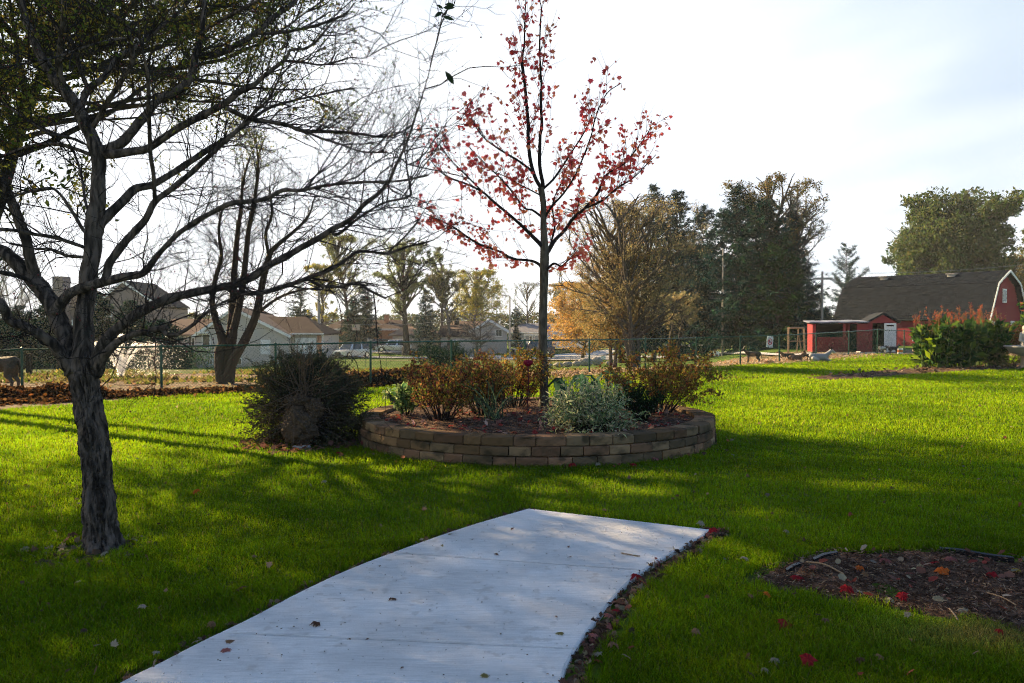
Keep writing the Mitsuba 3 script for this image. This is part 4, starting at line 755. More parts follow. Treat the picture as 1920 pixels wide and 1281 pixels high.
# ---------------------------------------------------------------- animals
def skin(bones, fine, it=8):
    parts_ = []
    for p, r, q, s in bones:
        a, b = m3.Manifold.sphere(r, 14).translate(list(map(float, p))), m3.Manifold.sphere(s, 14).translate(list(map(float, q)))
        parts_.append(m3.Manifold.batch_hull([a, b]))
    u = m3.Manifold.batch_boolean(parts_, m3.OpType.Add).refine_to_length(fine * 1.35).to_mesh()
    t = trimesh.Trimesh(u.vert_properties[:, :3], u.tri_verts); t.merge_vertices(); trimesh.smoothing.filter_taubin(t, iterations=it); return t
def quadruped(name, label, cat, o, yaw, H, paint, pose='stand', ear=0.2, head_up=0.0, horn=False, group=None, muzzle=0.05, tailr=0.03, neck=1.0):
    k = thing(name, label, cat, group); B = []
    hb = np.array([0.80, 0, 1.18 + head_up]); mz = np.array([1.02, 0, 1.05 + head_up]); zz = 0.0
    if pose == 'stand':
        for y in (-0.1, 0.1):
            B += [((.40, y, .66), .10, (.43, y, .36), .05), ((.43, y, .36), .048, (.42, y, .08), .034), ((.42, y, .08), .036, (.45, y, .03), .036)]
            B += [((-.45, y, .72), .14, (-.36, y * 1.1, .50), .095), ((-.36, y * 1.1, .5), .085, (-.53, y * 1.1, .31), .045), ((-.53, y * 1.1, .31), .043, (-.48, y * 1.1, .08), .034), ((-.48, y * 1.1, .08), .036, (-.45, y * 1.1, .03), .036)]
    else:
        zz = -0.52
        for y in (-0.2, 0.2):
            B += [((.40, y, .16), .08, (.62, y, .07), .045), ((.62, y, .07), .045, (.36, y, .05), .035), ((-.42, y, .20), .14, (-.12, y * 1.15, .12), .07), ((-.12, y * 1.15, .1), .06, (-.45, y * 1.2, .06), .04)]
    S = lambda p: (p[0], p[1], p[2] + zz)
    B += [(S((-.45, 0, .84)), .185, S((0, 0, .78)), .22), (S((0, 0, .78)), .22, S((.38, 0, .80)), .20), (S((.38, 0, .82)), .18, S((.54, 0, .95)), .13 * neck), (S((.54, 0, .95)), .13 * neck, S(hb), .09), (S(hb), .098, S(mz), muzzle)]
    t = skin([(np.array(p) * H, r * H, np.array(q) * H, s * H) for p, r, q, s in B], 0.05 * H)
    col = paint(t.vertices / H, rng_of(3)); part(k, 'body', Mesh().add(t.vertices, t.faces, col).move(o, yaw), 'm_vcol', True)
    m = Mesh(); m.tube(np.array([S((-.61, 0, .88)), S((-.70, 0, .72)), S((-.72, 0, .45 if pose == 'stand' else .62))]) * H, np.array([.035, .03, tailr]) * H, 6); part(k, 'tail', m.move(o, yaw), 'm_twig', True)
    for y in (-1, 1):
        e = hb + np.array([-0.03, y * 0.07, 0.05 + zz]); tip = e + np.array([-0.06, y * 0.09, ear])
        part(k, 'ear', Mesh().tube(np.array([e, (e + tip) / 2, tip]) * H, np.array([.025, .04, .006]) * H, 6).move(o, yaw), 'm_twig', True)
        if horn: part(k, 'horn', Mesh().tube(np.array([hb + [0.02, y * .03, .07 + zz], hb + [-.04, y * .05, .2 + zz], hb + [-.14, y * .07, .28 + zz]]) * H, np.array([.025, .02, .006]) * H, 6).move(o, yaw), 'm_stone', True)
    return k
def two_tone(a, b, zc=0.5, sc=2.5, th=0.5, seed=1):
    def f(v, r):
        n = meshkit.fbm(v * sc + seed, 3, seed); t = (np.clip((n - th) * 12, 0, 1))[:, None]; fur = (0.8 + 0.4 * meshkit.noise(v * 30, 2))[:, None]
        return np.clip((np.array(a) * (1 - t) + np.array(b) * t) * fur, 0, 1)
    return f
dk = on(30, 736.5)
quadruped('donkey', 'grey brown donkey seen from the rump, grazing behind the fence', 'donkey', np.array([dk[0] - 0.44, dk[1] + 0.1, 0]), math.pi - 0.25, 0.86, lambda v, r: np.clip(np.array([0.075, 0.06, 0.052]) + np.clip(0.55 - v[:, 2:3], 0, .5) * [0.14, 0.12, 0.11], 0, 1) * (0.8 + 0.4 * meshkit.noise(v * 25, 2))[:, None], ear=0.32, head_up=-0.75, muzzle=0.075, tailr=0.05, neck=1.25)
quadruped('goat', 'dark goat with brown flank standing side on behind the fence under the sign', 'goat', hit(1412, 682), math.pi, 0.52, two_tone((0.035, 0.032, 0.03), (0.2, 0.13, 0.085), th=0.56, seed=3), horn=True, group='goats in the yard')
quadruped('goat', 'black goat lying farthest left among the resting goats', 'goat', hit(1477, 672), math.pi * 0.9, 0.5, two_tone((0.03, 0.028, 0.026), (0.16, 0.09, 0.05), seed=5), 'lie', horn=True, group='goats in the yard')
quadruped('goat', 'brown and white goat lying with pricked white ears', 'goat', hit(1492, 677), 0.25, 0.55, two_tone((0.15, 0.085, 0.055), (0.55, 0.5, 0.45), th=0.57, seed=9), 'lie', group='goats in the yard')
quadruped('goat', 'small black goat lying behind the white one', 'goat', hit(1513, 671.5), 0.1, 0.45, two_tone((0.025, 0.024, 0.024), (0.3, 0.28, 0.26), th=0.62, seed=11), 'lie', group='goats in the yard')
quadruped('goat', 'pale grey goat lying broadside at the edge of the lawn', 'goat', on(1535, 678), 0.12, 0.74, two_tone((0.34, 0.33, 0.32), (0.5, 0.47, 0.44), seed=13), 'lie', group='goats in the yard', neck=1.1)
quadruped('goat', 'black and white goat standing in front of the dark shed opening', 'goat', on(1655, 665), 0.4, 0.46, two_tone((0.03, 0.03, 0.032), (0.45, 0.44, 0.42), th=0.54, seed=15), head_up=-0.35, group='goats in the yard')
quadruped('goat', 'dark goat standing between the white shed door and the bucket', 'goat', on(1675, 665), 0.2, 0.44, two_tone((0.045, 0.042, 0.045), (0.2, 0.17, 0.15), th=0.6, seed=17), horn=True, group='goats in the yard')
k = thing('chicken', 'tan hen pecking on the ground right of the bucket', 'chicken'); o = on(1717, 664); g = skin([((-.12, 0, .2), .08, (.06, 0, .19), .1), ((.06, 0, .2), .09, (.14, 0, .36), .045), ((.14, 0, .36), .042, (.19, 0, .36), .02), ((-.12, 0, .22), .06, (-.24, 0, .33), .02), ((0, .04, .1), .02, (.02, .04, .0), .012), ((0, -.04, .1), .02, (.02, -.04, 0), .012)], .03)
part(k, 'body', Mesh().add(g.vertices, g.faces, (0.5, 0.34, 0.24)).move(o, 0.3), 'm_vcol', True); part(k, 'comb', Mesh().tube([[.12, 0, .4], [.17, 0, .42]], .012, 5).move(o, 0.3), 'm_red')

# ---------------------------------------------------------------- leaf drifts by the fence, litter in the yard
def drift(name, label, line, wid, hgt, n, seed, cols):
    r = rng_of(seed); line = catmull(line, 8); s = r.integers(0, len(line) - 1, n); t = r.random((n, 1)); p = line[s] * (1 - t) + line[s + 1] * t
    q = r.normal(0, 0.42, n); bump = meshkit.fbm(p * 1.3, 3, seed); z = hgt * np.exp(-(q / 0.5) ** 2) * (0.35 + 1.2 * bump) * r.random(n) ** 0.35
    P = p + np.c_[0 * q, q * wid, np.zeros(n)]; P[:, 2] = height(P[:, 0], P[:, 1]) + 0.01 + z
    single(name, label, 'leaf pile', Mesh().leaves(P, r.uniform(0.06, 0.12, n), r, colours(r, n, *cols), 'round', (0, 0, 1), 0.8, curls=2.5), 'm_leaf', kind='stuff')
OR = [(0.15, 0.065, 0.022), (0.10, 0.052, 0.024), (0.2, 0.105, 0.045), (0.06, 0.035, 0.02), (0.045, 0.028, 0.018)]
drift('leaf_pile', 'long drift of orange brown leaves along the fence beside the donkey', [on(-120, 752), on(0, 750), on(90, 747), on(175, 745)], 1.3, 0.33, 7000, 71, OR)
drift('leaf_pile', 'thin dark drift of leaves along the fence behind the crabapple', [on(150, 746), on(250, 742), on(330, 740), on(440, 736), on(560, 731), on(650, 728)], 0.75, 0.10, 4200, 72, OR[2:])
drift('leaf_pile', 'heap of orange brown leaves against the fence behind the uprooted evergreen', [on(640, 727), on(720, 722), on(800, 717), on(890, 713)], 1.1, 0.38, 5200, 73, OR)
drift('leaf_pile', 'thin litter of tan leaves and wood chips along the far fence line', [on(1000, 706), on(1100, 702), on(1220, 693), on(1330, 687)], 2.6, 0.05, 3200, 74, [(0.4, 0.3, 0.2), (0.5, 0.4, 0.28), (0.26, 0.18, 0.12)])
drift('leaf_pile', 'scattered pale leaves and straw around the lying goats', [hit(1380, 682), hit(1440, 679), on(1500, 674), on(1560, 670), on(1640, 665)], 3.0, 0.05, 2200, 75, [(0.5, 0.38, 0.25), (0.4, 0.25, 0.12), (0.6, 0.5, 0.4)])
r = rng_of(76); n = 5200; x, y = r.uniform(-17, 20, n), r.uniform(17, 44, n); kp = shapely.contains_xy(sg.Polygon(yard_poly), x, y); x, y = x[kp], y[kp]; n = len(x)
single('yard_litter', 'dry leaves scattered over the bare yard', 'fallen leaves', Mesh().leaves(np.c_[x, y, height(x, y) + 0.02], r.uniform(0.06, 0.13, n), r, colours(r, n, (0.45, 0.34, 0.2), (0.32, 0.2, 0.1), (0.2, 0.13, 0.08)), 'round', (0, 0, 1), 0.6), 'm_leaf', kind='stuff')
n = 9000; x, y = r.uniform(-17, 8, n), r.uniform(20, 31, n); ok = (meshkit.fbm(np.c_[x * 0.5, y * 0.5, x * 0], 3, 5) > 0.46) & (y > 21.5 + 0.15 * np.abs(x + 6)); x, y = x[ok], y[ok]; n = len(x)
single('rough_grass', 'patchy rough grass tufts behind the fence', 'grass', Mesh().leaves(np.c_[x, y, height(x, y) - 0.02], r.uniform(0.08, 0.16, n), r, colours(r, n, (0.09, 0.12, 0.02), (0.15, 0.14, 0.04), (0.12, 0.09, 0.04)), 'tri', (0.3, -1, 0), 0.5, along=[0, 0, 1]), 'm_blade', kind='stuff')

# ---------------------------------------------------------------- fountain
k = thing('fountain', 'white spraying fountain with fanned jets seen through the fence', 'fountain'); o = hit(226, 707); r = rng_of(81); dots = []
for a, vx, n in [(0, -.98, 5500), (0, 1.05, 5500), (0, -.5, 2000), (0, .6, 2000), (.8, -.85, 1200), (-.8, .85, 1200)]:
    t = r.random(n) ** .9 * .56; w = .010 + .10 * t[:, None] ** 1.5
    dots.append(o + np.c_[vx * t * 1.8 + .1 * t, a * t * 1.3, 4.6 * t - 5.2 * t * t] + r.normal(0, 1, (n, 3)) * w)
n = 7500; t = r.random(n) ** 1.15; dots.append(o + np.c_[r.normal(0, .02 + .055 * t * (1.35 - t)), r.normal(0, .07, n), t * 1.36])
n = 1800; dots.append(o + np.c_[r.normal(.8, .5, n), r.normal(0, .4, n), np.abs(r.normal(.5, .33, n))])
P = np.vstack(dots); P = P[P[:, 2] > o[2] + 0.01][::1]; n = len(P)
part(k, 'spray', Mesh().leaves(P, r.uniform(.012, .03, n), r, np.full((n, 3), .97), 'tri'), 'm_spray', kind='stuff'); part(k, 'nozzle', Mesh().add(*lathe([(0.06, -0.05), (0.06, 0.06), (0.03, 0.1), (0, 0.1)], 12)).move(o), 'm_dark')

# ---------------------------------------------------------------- tall flowers, hedge and fountain bowl at the right
CAN = [(0.045, 0.10, 0.026), (0.06, 0.13, 0.03), (0.035, 0.08, 0.024), (0.13, 0.2, 0.03)]
def canna(label, px, py, w, h, seed, n):
    o = on(px, py); r = rng_of(seed); k = thing('canna_clump', label, 'plant', 'tall flowering clumps before the barn'); st = 46
    a = r.uniform(0, 2 * np.pi, st); q = np.sqrt(r.random(st)) * w / 2; B = np.c_[o[0] + np.cos(a) * q, o[1] + np.sin(a) * q * 0.8, np.zeros(st)]
    p = sprout(r, B, np.c_[np.cos(a) * q * 0.3, np.sin(a) * q * 0.3, np.ones(st)], r.uniform(0.72, 1.0, st) * h, 6, 0.06, 0); m = Mesh(); as_segs(m, p, 0.018, 0.008, 5); part(k, 'stems', m, 'm_canestem', kind='stuff')
    P = sample(r, p, n, 0.12, 1.0)[0]; dirv = np.c_[r.normal(size=(n, 2)), r.uniform(0.2, 1.0, n)]
    part(k, 'foliage', Mesh().leaves(P, r.uniform(0.26, 0.5, n), r, colours(r, n, *CAN), 'leaf', None, 1, along=dirv), 'm_leaf', kind='stuff')
    i = r.integers(0, st, 34); T_ = p[i, -1]; fl = sprout(r, T_, np.c_[0.12 * r.normal(size=(34, 2)), np.ones(34)], r.uniform(0.3, 0.75, 34), 4, 0.08, 0); m = Mesh(); as_segs(m, fl, 0.007, 0.004, 4); part(k, 'flower_stalks', m, 'm_flowerstalk', kind='stuff')
    nf = 420; P = sample(r, fl, nf, 0.25, 1.0)[0] + r.normal(0, 0.025, (nf, 3)); part(k, 'petals', Mesh().leaves(P, r.uniform(0.05, 0.11, nf), r, colours(r, nf, (0.42, 0.06, 0.05), (0.34, 0.17, 0.08), (0.4, 0.1, 0.05), (0.24, 0.13, 0.06)), 'leaf', None, 1, along=[0, 0, 1]), 'm_leaf', kind='stuff')
mat('m_canestem', (0.1, 0.16, 0.04), 0.7); mat('m_flowerstalk', (0.3, 0.17, 0.09), 0.7)
canna('tall dark green canna clump with red spikes at the left end', 1755, 690, 1.15, 1.72, 82, 620)
canna('tall canna clump with red spikes in the middle before the barn roof', 1797, 689, 1.3, 1.78, 83, 680)
canna('tall canna clump with red spikes before the barn gable', 1842, 687.5, 1.3, 1.75, 84, 680)
o = on(1752, 690); bright = Mesh().leaves([o + [-0.42 + 0.05 * q, -0.5, 0.35 + 0.16 * q] for q in range(5)], 0.42, rng_of(2), (0.30, 0.42, 0.02), 'leaf', (0, -1, 0.2), 0.2, along=[-0.4, 0, 1]); bright.tube([o + [-0.1, -0.45, 0], o + [-0.35, -0.5, 0.6], o + [-0.4, -0.5, 1.0]], 0.012, 5, (0.2, 0.3, 0.03))
single('sunlit_plant', 'glowing yellow green leafy stem at the left end of the tall flowers', 'plant', bright, 'm_leaf', kind=None)
def hedge(label, px0, px1, py, h, dep, seed, cols, n, sz):
    a, b = on(px0, py), on(px1, py); r = rng_of(seed); k = thing('hedge', label, 'hedge'); t = r.random(n)
    P = a + np.outer(t, b - a) + np.c_[0 * t, r.uniform(0, dep, n), np.zeros(n)]; top_ = h * (0.9 + 0.18 * meshkit.fbm(P * 1.5, 3, seed)); P[:, 2] = top_ * np.sqrt(r.random(n))
    part(k, 'foliage', Mesh().leaves(P, r.uniform(0.7, 1.3, n) * sz, r, colours(r, n, *cols), 'leaf'), 'm_leaf', kind='stuff')
    m = Mesh(); bs = a + np.outer(r.random(40), b - a) + np.c_[np.zeros(40), r.uniform(0.1, dep, 40), np.zeros(40)]; as_segs(m, sprout(r, bs, np.c_[0.3 * r.normal(size=(40, 2)), np.ones(40)], h * 0.85, 5, 0.2, 0), 0.012, 0.004, 4); part(k, 'stems', m, 'm_twig', kind='stuff')
hedge('dark russet clipped hedge behind the tall flowers at the frame edge', 1835, 1995, 684, 1.62, 0.9, 85, [(0.10, 0.035, 0.03), (0.06, 0.05, 0.025), (0.14, 0.05, 0.04), (0.04, 0.05, 0.02)], 8000, 0.075)
bush('leafy_plant', 'yellow green bush rising behind the russet hedge', 'shrub', on(1872, 680), 1.2, 1.75, 800, 0.16, [(0.14, 0.17, 0.03), (0.08, 0.12, 0.03)], 86, stems=16)
bush('leafy_plant', 'tall broad leaved plant with red spikes at the right edge above the stone bowl', 'shrub', on(1925, 680), 1.6, 2.5, 700, 0.26, CAN + [(0.3, 0.08, 0.05)], 87, stems=16)
bush('low_plant', 'dry low straw coloured plants at the foot of the russet hedge', 'plant', on(1880, 689), 1.6, 0.55, 700, 0.09, [(0.3, 0.22, 0.1), (0.16, 0.17, 0.05)], 88, stems=20)
k = thing('stone_birdbath', 'pale stone birdbath with a carved figure cut by the right edge', 'birdbath'); o = on(1921, 691); s = o[1] / FOC
part(k, 'pedestal', Mesh().add(*lathe([(0.2, 0), (0.2, 0.06), (0.13, 0.12), (0.12, 0.4), (0.17, 0.46), (0.1, 0.5)])).move(o), 'm_stonewarm', 40)
part(k, 'bowl', Mesh().add(*lathe([(0.12, 0.46), (0.45, 0.6), (0.66, 0.78), (0.70, 0.80), (0.70, 0.84), (0.66, 0.85), (0.5, 0.77), (0.0, 0.7)], 36)).move(o), 'm_stone', 40)
mat('m_stonewarm', (0.5, 0.36, 0.24), 0.85)
g = skin([((0, 0, .74), .2, (0, 0, .95), .13), ((0, 0, .95), .12, (.0, -.02, 1.28), .15), ((0, 0, 1.3), .09, (0, -.02, 1.45), .075), ((0, -.02, 1.47), .1, (0, -.02, 1.52), .1), ((-.14, 0, 1.3), .05, (-.22, -.05, 1.05), .045), ((-.22, -.05, 1.05), .045, (-.05, -.18, .98), .04), ((.14, 0, 1.3), .05, (.22, -.05, 1.05), .045), ((.22, -.05, 1.05), .045, (.05, -.18, .98), .04)], .05)
part(k, 'figure', Mesh().add(g.vertices, g.faces).move(o), 'm_stone', True)

# ---------------------------------------------------------------- houses
class House:
    def __init__(s, name, label, Y): s.k, s.Y = thing(name, label, 'house'), Y
    def x(s, px, d=0): return at(px, HOR, s.Y + d)[0]
    def z(s, py, d=0): return at(960, py, s.Y + d)[2]
    def box(s, name, x0, x1, y0, y1, d0, d1, mt, parent=None, label=None):
        return part(parent or s.k, name, Mesh().box(s.x(x0), s.x(x1), s.Y + d0, s.Y + d1, s.z(y1), s.z(y0)), mt, label=label)
    def hip(s, x0, x1, ye, r0, r1, yr, depth, mt, d0=0, over=0.4, name='roof'):
        a, b, e = s.x(x0), s.x(x1), s.z(ye); rd = depth / 2; zr = at(960, yr, s.Y + d0 + rd)[2]; f = s.Y + d0
        P = [[x, y, z] for x in (a, b) for y in (f - over, f + depth + over) for z in (e, e - 0.16)] + [[at(q, HOR, f + rd)[0], f + rd, zr] for q in (r0, r1)]
        h = trimesh.convex.convex_hull(np.array(P)); return part(s.k, name, h, mt)
    def gable(s, x0, x1, xa, ye, ya, yb, depth, wall, roof, d0=0, over=0.35, trim='m_white'):
        a, b, c = s.x(x0), s.x(x1), s.x(xa); e, t, g = s.z(ye), s.z(ya), s.z(yb); f = s.Y + d0
        part(s.k, 'wall', Mesh().prism([[a, f, g], [b, f, g], [b, f, e], [c, f, t], [a, f, e]], [0, depth, 0]), wall)
        for q in (a, b):
            o = np.array([c, 0, t]); w = np.array([q, 0, e]); d = (w - o) / np.linalg.norm(w - o); w = w + d * over; n = np.array([-d[2], 0, d[0]]); n = n if n[2] > 0 else -n
            part(s.k, 'roof', Mesh().prism([o + n * .02 + [0, f - over, 0], w + n * .02 + [0, f - over, 0], w + n * .18 + [0, f - over, 0], o + n * .18 + [0, f - over, 0]], [0, depth + over, 0]), roof)
            part(s.k, 'rake_board', Mesh().prism([o - n * .14 + [0, f - over - .05, 0], w - n * .14 + [0, f - over - .05, 0], w + n * .16 + [0, f - over - .05, 0], o + n * .16 + [0, f - over - .05, 0]], [0, .045, 0]), trim)
    def win(s, x0, x1, y0, y1, d=0, frame='m_white', bars=1):
        a, b, t, g, f = s.x(x0), s.x(x1), s.z(y0), s.z(y1), s.Y + d; w = 0.09
        m = Mesh().box(a, a + w, f - .06, f, g, t).box(b - w, b, f - .06, f, g, t).box(a + w, b - w, f - .06, f, t - w, t).box(a + w, b - w, f - .06, f, g, g + w)
        for q in range(bars): c = a + (b - a) * (q + 1) / (bars + 1); m.box(c - .03, c + .03, f - .045, f - .005, g + w, t - w)
        k = part(s.k, 'window', m, frame); part(k, 'pane', Mesh().box(a + w, b - w, f - .03, f - .012, g + w, t - w), 'm_glass')
h = House('house', 'tall brown clapboard house with chimney behind the dark conifers', 105)
h.gable(180, 300, 232, 574, 528, 672, 9, 'm_tansiding', 'm_slate_roof'); h.box('wall', 108, 179, 575, 672, 1.2, 8, 'm_tansiding'); h.hip(98, 185, 575, 120, 175, 541, 8, 'm_slate_roof', 1.2)
h.box('chimney', 104, 124, 519, 672, -0.6, 1.15, 'm_tansiding'); h.win(195, 211, 577, 594); h.win(135, 150, 600, 618); h.win(250, 265, 610, 630)
for q in range(24): h.box('clapboard', 180.5, 299.5, 578 + q * 3.6, 578.6 + q * 3.6, -0.05, -0.005, 'm_tansiding')
h = House('house', 'long white raised house with red deck and brown garage roof behind the bare trees', 88)
h.box('wall', 322, 400, 626, 694, 0, 7, 'm_cream'); h.hip(310, 405, 627, 322, 470, 598, 7.6, 'm_tan_roof')
h.gable(374, 546, 446, 629, 580, 697, 9, 'm_cream', 'm_tan_roof', -1.0); h.box('garage_wall', 547, 606, 626, 676, 0, 8, 'm_cream'); h.hip(478, 610, 626, 486, 574, 594, 8.4, 'm_brown_roof', 0)
h.box('fascia', 508, 609, 624.6, 627.2, -0.5, -0.42, 'm_white'); h.box('pilaster', 595, 603, 629, 676, -0.12, -0.005, 'm_brick'); h.box('corner_board', 603.4, 606, 628, 676, -0.1, -0.005, 'm_white')
g = h.box('garage_door', 553, 592, 634, 674, -0.06, -0.005, 'm_white')
for q in range(4): part(g, 'panel', Mesh().box(h.x(554), h.x(591), h.Y - .085, h.Y - .062, h.z(642.5 + q * 10), h.z(635.5 + q * 10)), 'm_white')
h.win(385, 401, 626, 653, -1.0, bars=0); h.win(394, 405, 672, 684, -1.0); h.win(440, 459, 671, 684, -1.0); h.win(352, 366, 629, 650, 0); h.win(327, 338, 630, 650, 0)
h.box('door', 494, 512, 637, 664, -1.06, -1.005, 'm_white'); h.box('porch_roof', 376, 398, 622, 625, -1.5, -1.01, 'm_white')
d_ = h.box('deck', 316, 373.5, 663, 667, -2.2, -0.02, 'm_deck'); h.box('post', 318, 320.5, 667, 694, -2.1, -1.95, 'm_deck', d_); h.box('post', 369, 371.5, 667, 694, -2.1, -1.95, 'm_deck', d_); h.box('rail', 316, 373, 647, 649, -2.15, -2.05, 'm_deck', d_)
for q in range(20): h.box('baluster', 316.5 + q * 2.9, 317.5 + q * 2.9, 649.2, 662.8, -2.13, -2.07, 'm_deck', d_)
for q in range(3): h.box('skirt_board', 321, 368.5, 670 + 7 * q, 675.5 + 7 * q, -2.05, -2.0, 'm_deck', d_)
h = House('house', 'orange brick house with grey hip roof and chimney beyond the street', 112)
h.box('wall', 610, 772, 617, 668, 0, 9, 'm_brick'); h.hip(603, 778, 617, 640, 752, 600, 9.5, 'm_brown_roof'); h.box('chimney', 714, 722, 590, 617, 3.0, 3.8, 'm_brick'); h.box('cap', 713, 723, 589, 590.3, 2.9, 3.9, 'm_stone')
h.box('fascia', 603, 778, 616.4, 619.5, -0.47, -0.42, 'm_white'); h.box('downspout', 707.5, 709, 619, 668, -0.1, -0.01, 'm_white'); h.win(656, 668, 622, 635); h.win(622, 634, 622, 635)
g = h.box('garage_door', 676, 701, 630, 662, -0.06, -0.005, 'm_white')
for q in range(3): part(g, 'panel', Mesh().box(h.x(677.5), h.x(699.5), h.Y - .09, h.Y - .062, h.z(640 + q * 10), h.z(632 + q * 10)), 'm_white')
h = House('house', 'low tan house with wide tan hip roof between the tall trunk and the spruce', 103)
h.box('wall', 736, 815, 628, 668, 0, 8, 'm_cream'); h.hip(728, 822, 628, 757, 800, 612.5, 8.4, 'm_tan_roof'); h.win(795, 806, 634, 646)
h = House('house', 'white gabled house with brown lower roof behind the bare ornamental tree', 99)
h.box('wall', 828, 886, 629, 672, -1, 7, 'm_cream'); h.hip(821, 892, 629, 826, 868, 610, 8, 'm_brown_roof', -1); h.gable(885, 950, 918, 620, 601, 672, 9, 'm_cream', 'm_tan_roof', -0.2)
h.hip(836, 912, 617, 842, 926, 602, 9, 'm_tan_roof', 1.5); h.box('chimney', 848, 857, 596, 612, 3.5, 4.2, 'm_dark'); h.win(929, 942, 617, 632, -0.2); h.win(893, 904, 634, 648, -0.2); h.win(845, 862, 637, 650, -1)
h = House('house', 'long low grey ranch house with grey roof and white porch behind the maple trunk', 113)
h.box('wall', 953, 1104, 624, 668, 0, 9, 'm_greywall'); h.hip(944, 1116, 623.5, 972, 1098, 606.5, 9.5, 'm_grey_roof'); h.box('fascia', 944, 1116, 623, 625, -0.47, -0.42, 'm_white')
h.box('porch_beam', 982, 1016, 626.5, 629, -1.2, -1.0, 'm_white')
for q in (983, 998, 1013): h.box('porch_post', q, q + 1.8, 629.2, 666, -1.2, -1.05, 'm_white')
for a, b in ((956, 962), (992, 1003), (1036, 1050), (1072, 1086)): h.win(a, b, 630, 645)

# ---------------------------------------------------------------- barn and sheds
barn = thing('barn', 'red gambrel barn with dark shingle roof and white trimmed gable', 'barn')
ax_, gx_ = np.array([-0.617, 0.787, 0]), np.array([0.787, 0.617, 0]); ap = np.array([37.0, 60.0, 0]); LB = 11.6
def bp_(s, a, z): return ap + gx_ * s + ax_ * a + np.array([0, 0, z])
prof = [(-3.5, 1.9), (-2.0, 4.62), (0, 5.6), (2.0, 4.62), (3.5, 1.9)]; mat('m_shingle', proc(lambda p, n, uv: mix([0.006, 0.010, 0.017], [0.014, 0.020, 0.030], cell_rand((p.x * 0.617 - p.y * 0.787) * 3.2, p.z * 5.0, 2))), 0.95, 0.1)
part(barn, 'wall', Mesh().prism([bp_(-3.35, 0.12, -0.1), bp_(3.35, 0.12, -0.1), bp_(3.35, 0.12, 1.95), bp_(1.93, 0.12, 4.5), bp_(0, 0.12, 5.46), bp_(-1.93, 0.12, 4.5), bp_(-3.35, 0.12, 1.95)], ax_ * (LB - 0.24)), 'm_barn')
def laps(m, p0, u, v, n, rows, t):
    for q in range(rows):
        a, b = p0 + v * (q / rows), p0 + v * ((q + 1) / rows); m.add([a + n * t, a + u + n * t, b + u + n * t * .15, b + n * t * .15, a, a + u], [[0, 1, 2], [0, 2, 3], [4, 5, 1], [4, 1, 0]])
for (s0, z0), (s1, z1), rows in ((prof[0], prof[1], 20), (prof[1], prof[2], 13), (prof[2], prof[3], 13), (prof[3], prof[4], 20)):
    a, b = bp_(s0, -0.25, z0), bp_(s1, -0.25, z1); u = ax_ * (LB + 0.5); d = (b - a); n = np.cross(u, d); n /= np.linalg.norm(n); n = n if n[2] > 0 else -n
    rf = part(barn, 'roof', Mesh().prism([a, b, b + n * .09, a + n * .09], u), 'm_slate_roof'); m = Mesh(); lo, hi = (a, b) if z0 < z1 else (b, a); laps(m, lo + n * .094, u, hi - lo, n, rows, 0.035); part(rf, 'shingles', m, 'm_shingle', kind='stuff')
    m = Mesh().prism([a - n * .05 - ax_ * .03, b - n * .05 - ax_ * .03, b + n * .11 - ax_ * .03, a + n * .11 - ax_ * .03], ax_ * -0.05); part(barn, 'trim_board', m, 'm_white')
m = Mesh(); zz = np.arange(0.02, 5.3, 0.21)
for z in zz:
    w = np.interp(z, [0, 1.95, 4.5, 5.46], [3.34, 3.34, 1.92, 0.02]); m.prism([bp_(-w, .12, z), bp_(w, .12, z), bp_(w, .09, z), bp_(-w, .09, z)], [0, 0, 0.05])
part(barn, 'siding', m, 'm_barn', kind='stuff')
def bwin(s0, s1, z0, z1):
    k = part(barn, 'window', Mesh().prism([bp_(s0, .06, z0), bp_(s1, .06, z0), bp_(s1, .06, z1), bp_(s0, .06, z1)], ax_ * .058), 'm_white'); w = .1
    part(k, 'pane', Mesh().prism([bp_(s0 + w, .045, z0 + w), bp_(s1 - w, .045, z0 + w), bp_(s1 - w, .045, z1 - w), bp_(s0 + w, .045, z1 - w)], ax_ * .012), 'm_glass')
bwin(-0.35, 0.35, 3.25, 4.3); bwin(-2.5, -1.75, 0.9, 1.9); bwin(1.2, 1.9, 0.9, 1.9)
for a in (3.6, 8.9):
    q = bp_(-0.6, a, 5.42); part(barn, 'roof_vent', Mesh().box(-.3, .3, -.25, .25, -.1, .12).box(-.42, .42, -.36, .36, .125, .17).move(q, 0.66), 'm_stone')
shed = thing('shed', 'small red gabled shed with white door and dark open doorway', 'shed'); Y = 48.0; sx = lambda px: at(px, HOR, Y)[0]; sz = lambda py: at(960, py, Y)[2]
yv = np.array([0.62, 2.6, 0])
def sp_(px, py, d=0.0): return np.array([sx(px), Y, sz(py)]) + yv * d
part(shed, 'wall', Mesh().prism([sp_(1680.5, 606), sp_(1680.5, 663), sp_(1682.5, 663), sp_(1682.5, 606)], yv), 'm_barn'); part(shed, 'wall', Mesh().prism([sp_(1628, 606), sp_(1628, 663), sp_(1636, 663), sp_(1636, 606)], yv * 1), 'm_barn')
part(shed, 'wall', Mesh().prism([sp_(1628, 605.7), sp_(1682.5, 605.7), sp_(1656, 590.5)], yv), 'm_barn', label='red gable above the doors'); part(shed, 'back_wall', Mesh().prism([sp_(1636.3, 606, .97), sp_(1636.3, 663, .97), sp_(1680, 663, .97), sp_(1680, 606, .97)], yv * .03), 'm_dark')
for a, b in (((1656, 588.5), (1624, 606)), ((1656, 588.5), (1688, 606))):
    part(shed, 'roof', Mesh().prism([sp_(*a, -.06), sp_(*b, -.06), sp_(b[0], b[1] - 3, -.06), sp_(a[0], a[1] - 3, -.06)], yv * 1.15), 'm_slate_roof')
